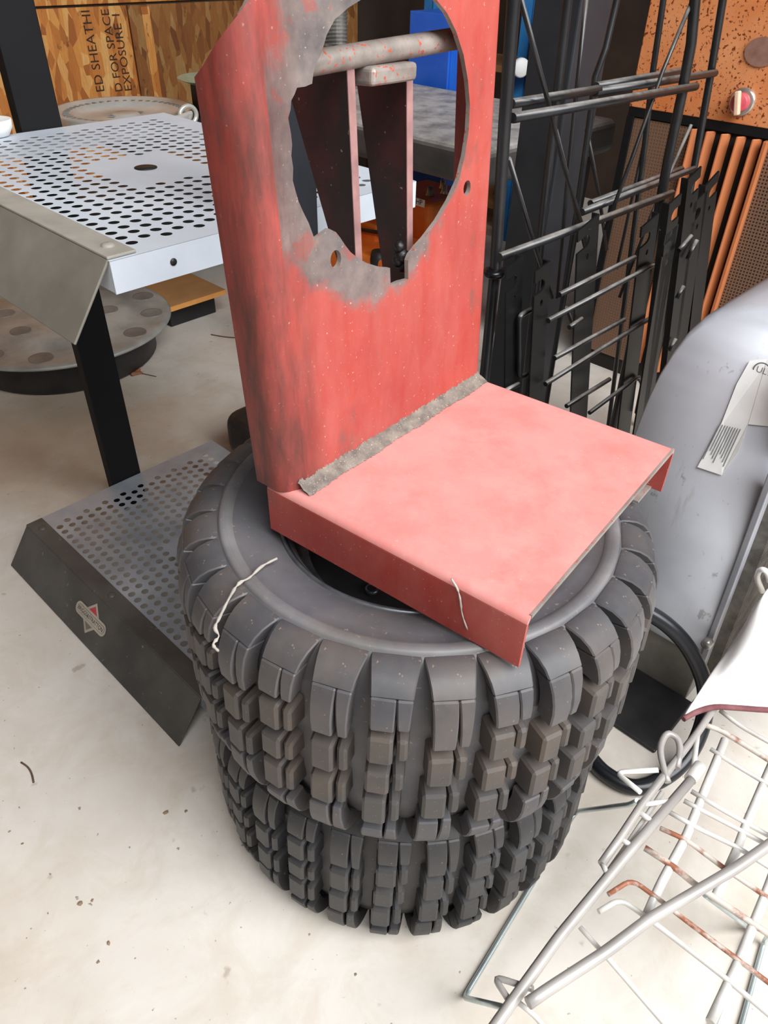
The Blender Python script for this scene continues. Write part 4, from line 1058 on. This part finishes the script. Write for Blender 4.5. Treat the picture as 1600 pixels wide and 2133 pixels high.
m = MB(); m.tube([PB(738, 476, 2.02), PB(775, 482, 2.02), PB(812, 488, 2.03)], 0.007, 8); m.build('cable', 'rim_black', oe)
o_ = PB(874, 421, 2.122); m = MB(); m.box(o_ + A * 0.026 - UP * 0.014, A * -0.052, UP * 0.026, B * -0.002); st = m.build('sticker', 'paper_white', oe)
text_mesh('sticker_lettering', 'HP', 0.026, o_ - B * 0.0026, -A, UP, 'print_black', st)
for i, (a, b) in enumerate(((1.87, 2.20), (1.85, 2.26), (1.90, 2.31))):
    m = MB(); m.lathe([(0.0005, 0), (0.016, 0), (0.017, 0.005), (0.011, 0.014), (0.011, 0.032), (0.0005, 0.034)], R3(a, b, 0.329), 14); m.build('fitting', 'chrome' if i else 'bolt_steel', oe)
# wooden shelf and blue shelving further back
sh = thing('blue_shelving', 'blue steel shelving with a wooden shelf behind the padded table', 'shelving', R3(2.2, 3.1, 0))
zsh = PA(1080, 410, 2.15).z
for a, b in ((2.00, 2.95), (2.00, 3.20), (2.55, 2.95), (2.55, 3.20)):
    m = MB(); m.box(R3(a, b, 0), A * 0.05, B * 0.004, UP * 1.5); m.box(R3(a, b, 0), A * 0.004, B * 0.05, UP * 1.5); m.build('upright', 'blue_steel', sh)
for z in (zsh, zsh + 0.55):
    m = MB(); m.box(R3(1.99, 2.94, z), A * 0.62, B * 0.32, UP * 0.025); m.build('shelf_board', 'wood_ply', sh, bevel=0.002)
for i in range(4):
    c_ = R3(2.10 + 0.08 * (i % 2), 3.02 + 0.06 * i, zsh + 0.025); m = MB(); m.lathe([(0.0005, 0), (0.03, 0), (0.03, 0.07), (0.024, 0.08), (0.024, 0.095), (0.0005, 0.096)], c_, 18)
    tag(m.build('jar', ('glass_green', 'chrome', 'knob_pink', 'paper_white')[i], org=c_), ('green glass jar on the wooden shelf of the blue shelving', 'metal tin on the wooden shelf of the blue shelving', 'pink tin on the wooden shelf of the blue shelving', 'white jar on the wooden shelf of the blue shelving')[i], 'jar')
# blue cabinet
bc = PZ(896, 178, ZTb)
cb = thing('blue_cabinet', 'bright blue metal cabinet standing behind the end of the padded table', 'cabinet', R3(2.15, 2.75, 0))
ac, bc_ = 2.02, 2.50
p = PA(896, 60, ac); bc_ = max(2.44, p.dot(B)); zt_ = PA(896, 34, ac).z
m = MB(); m.box(R3(ac, bc_, 0), A * 0.20, B * 0.20, UP * zt_); m.build('cabinet_body', 'blue_bright', cb, bevel=0.003)
m = MB(); m.box(R3(ac - 0.004, bc_ + 0.01, 0.02), A * 0.004, B * 0.18, UP * (zt_ - 0.04)); m.build('cabinet_door', 'blue_bright', cb, bevel=0.001)
# light-blue upright with a caster and a grey lid in front of the wall
a_ = 1.95
p0, p1 = PA(1128, 0, a_), PA(1100, 205, a_); bq = PA(1115, 100, a_).dot(B)
bp_ = thing('blue_upright', 'light blue angle-iron upright with a caster, rising behind the padded table', 'upright', R3(a_, bq, 0))
m = MB(); m.box(R3(a_, bq - 0.045, 0), A * 0.05, B * 0.005, UP * 1.3); m.box(R3(a_, bq - 0.045, 0), A * 0.005, B * 0.06, UP * 1.3); m.build('angle_iron', 'blue_steel', bp_)
c_ = PA(1082, 140, a_ - 0.02); m = MB(); m.lathe([(0.0005, 0), (0.030, 0), (0.034, 0.006), (0.034, 0.02), (0.028, 0.026), (0.0005, 0.026)], c_, 24, -A - B * 0.6); m.build('caster_wheel', 'paper_white', bp_)
c_ = PA(1168, 110, 1.88)
lid = thing('round_lid', 'dark grey-green round lid propped on edge behind the blue upright', 'lid', Vector((c_.x, c_.y, 0)))
m = MB(); m.lathe([(0.0005, 0.0), (0.17, 0.0), (0.185, 0.006), (0.19, 0.0), (0.19, -0.02), (0.0005, -0.02)], Vector((c_.x, c_.y, c_.z)), 48, -A); m.build('lid_disc', 'post_slate', lid)
m = MB(); m.box(Vector((c_.x, c_.y, 0)) + A * 0.021 - B * 0.05, A * 0.04, B * 0.12, UP * (c_.z - 0.10)); m.build('lid_stand', 'bench_dark', lid)

# ------------------------------------------------------------------ small litter
def leaf(u, v, s, rot, label):
    p = PZ(u, v, 0.001); rnd = random.Random(int(u)); m = MB(); k = 12; vs = [p + UP * 0.004]
    for i in range(k):
        an = 2 * math.pi * i / k + rot; r = s * (0.5 + 0.5 * abs(math.cos(an - rot))) * (0.75 if i % 2 else 1.1)
        vs.append(p + Vector((math.cos(an) * r, math.sin(an) * r, 0.001 + rnd.random() * 0.010)))
    m.add(vs, [(0, 1 + i, 1 + (i + 1) % k) for i in range(k)]); 
    t = thing('dried_leaf', label, 'leaf', p - UP * 0.001)
    m.build('blade', 'leaf_brown', t, solid=0.0006)
    m = MB(); d = Vector((math.cos(rot), math.sin(rot), 0)); m.tube([p + UP * 0.004, p + d * s * 1.2 + UP * 0.002, p + d * s * 2.2 + Vector((0.004, -0.004, 0.001))], 0.0012, 6); m.build('stem', 'twig_brown', t)
leaf(276, 776, 0.036, -0.25, 'curled brown dried leaf with a stem on the concrete beside the stand')
def twig(pts, r, label):
    m = MB(); m.tube(smooth_path([PZ(u, v, 0.0015) for u, v in pts], 3), r, 6); tag(m.build('twig', 'twig_brown', org=PZ(*pts[0], 0)), label, 'twig')
twig([(44, 1588), (58, 1598), (66, 1612), (70, 1630)], 0.0016, 'thin crooked brown twig on bare concrete by the badge panel')
twig([(440, 697), (470, 702), (500, 704)], 0.0022, 'short dark twig on the concrete behind the red upright')
for i, (u, v, s_) in enumerate(((166, 1882, .0032), (192, 1876, .002), (345, 1692, .0032), (47, 1758, .002), (226, 1964, .003), (388, 1690, .002), (740, 2030, .0018), (205, 2004, .0025))):
    rnd = random.Random(i); c_ = PZ(u, v, 0.0); m = MB(); k = 7; vs = [c_ + UP * s_ * 0.7]
    for q in range(k):
        an = 2 * math.pi * q / k; r_ = s_ * rnd.uniform(0.6, 1.6); vs.append(c_ + Vector((math.cos(an) * r_, math.sin(an) * r_, s_ * 0.35)))
    for q in range(k): vs.append(Vector((vs[1 + q].x, vs[1 + q].y, 0.0002)))
    m.add(vs, [(0, 1 + q, 1 + (q + 1) % k) for q in range(k)] + [(1 + q, 1 + k + q, 1 + k + (q + 1) % k, 1 + (q + 1) % k) for q in range(k)] + [tuple(range(1 + k, 1 + 2 * k))])
    tag(m.build('dirt_crumb', 'crumb_brown', org=c_), 'tiny brown crumb of dirt lying on the pale concrete', 'crumb', 'dirt crumbs on the floor')
# cobwebs
def web(pts, r, label):
    q = smooth_path(pts, 4); rnd = random.Random(len(pts)); m = MB()
    m.tube(q, [r * (0.5 + 1.1 * rnd.random()) for _ in q], 6); tag(m.build('cobweb', 'cobweb', org=q[0]), label, 'cobweb')
zt2 = 0.4297 + 0.1418 * ZS + 0.002
web([PZ(577, 1163, zt2), PZ(545, 1180, zt2), PZ(520, 1203, zt2 + .001), PZ(497, 1216, zt2 + .001), PZ(478, 1245, zt2 + .001), PZ(458, 1285, zt2 + .001), PZ(448, 1308, zt2 + .001), PZ(456, 1325, zt2 - .006), PZ(444, 1342, zt2 - .01), PZ(455, 1356, zt2 - .02)], 0.0014, 'dusty grey cobweb strand across the sidewall of the upper tire')
pw = lambda u, v: PP(u, v, NB_ - E2 * 0.002, E2)
web([pw(940, 1205), pw(952, 1225), pw(958, 1245), pw(963, 1280), pw(974, 1312)], 0.0008, 'pale cobweb thread hanging on the side of the red base')
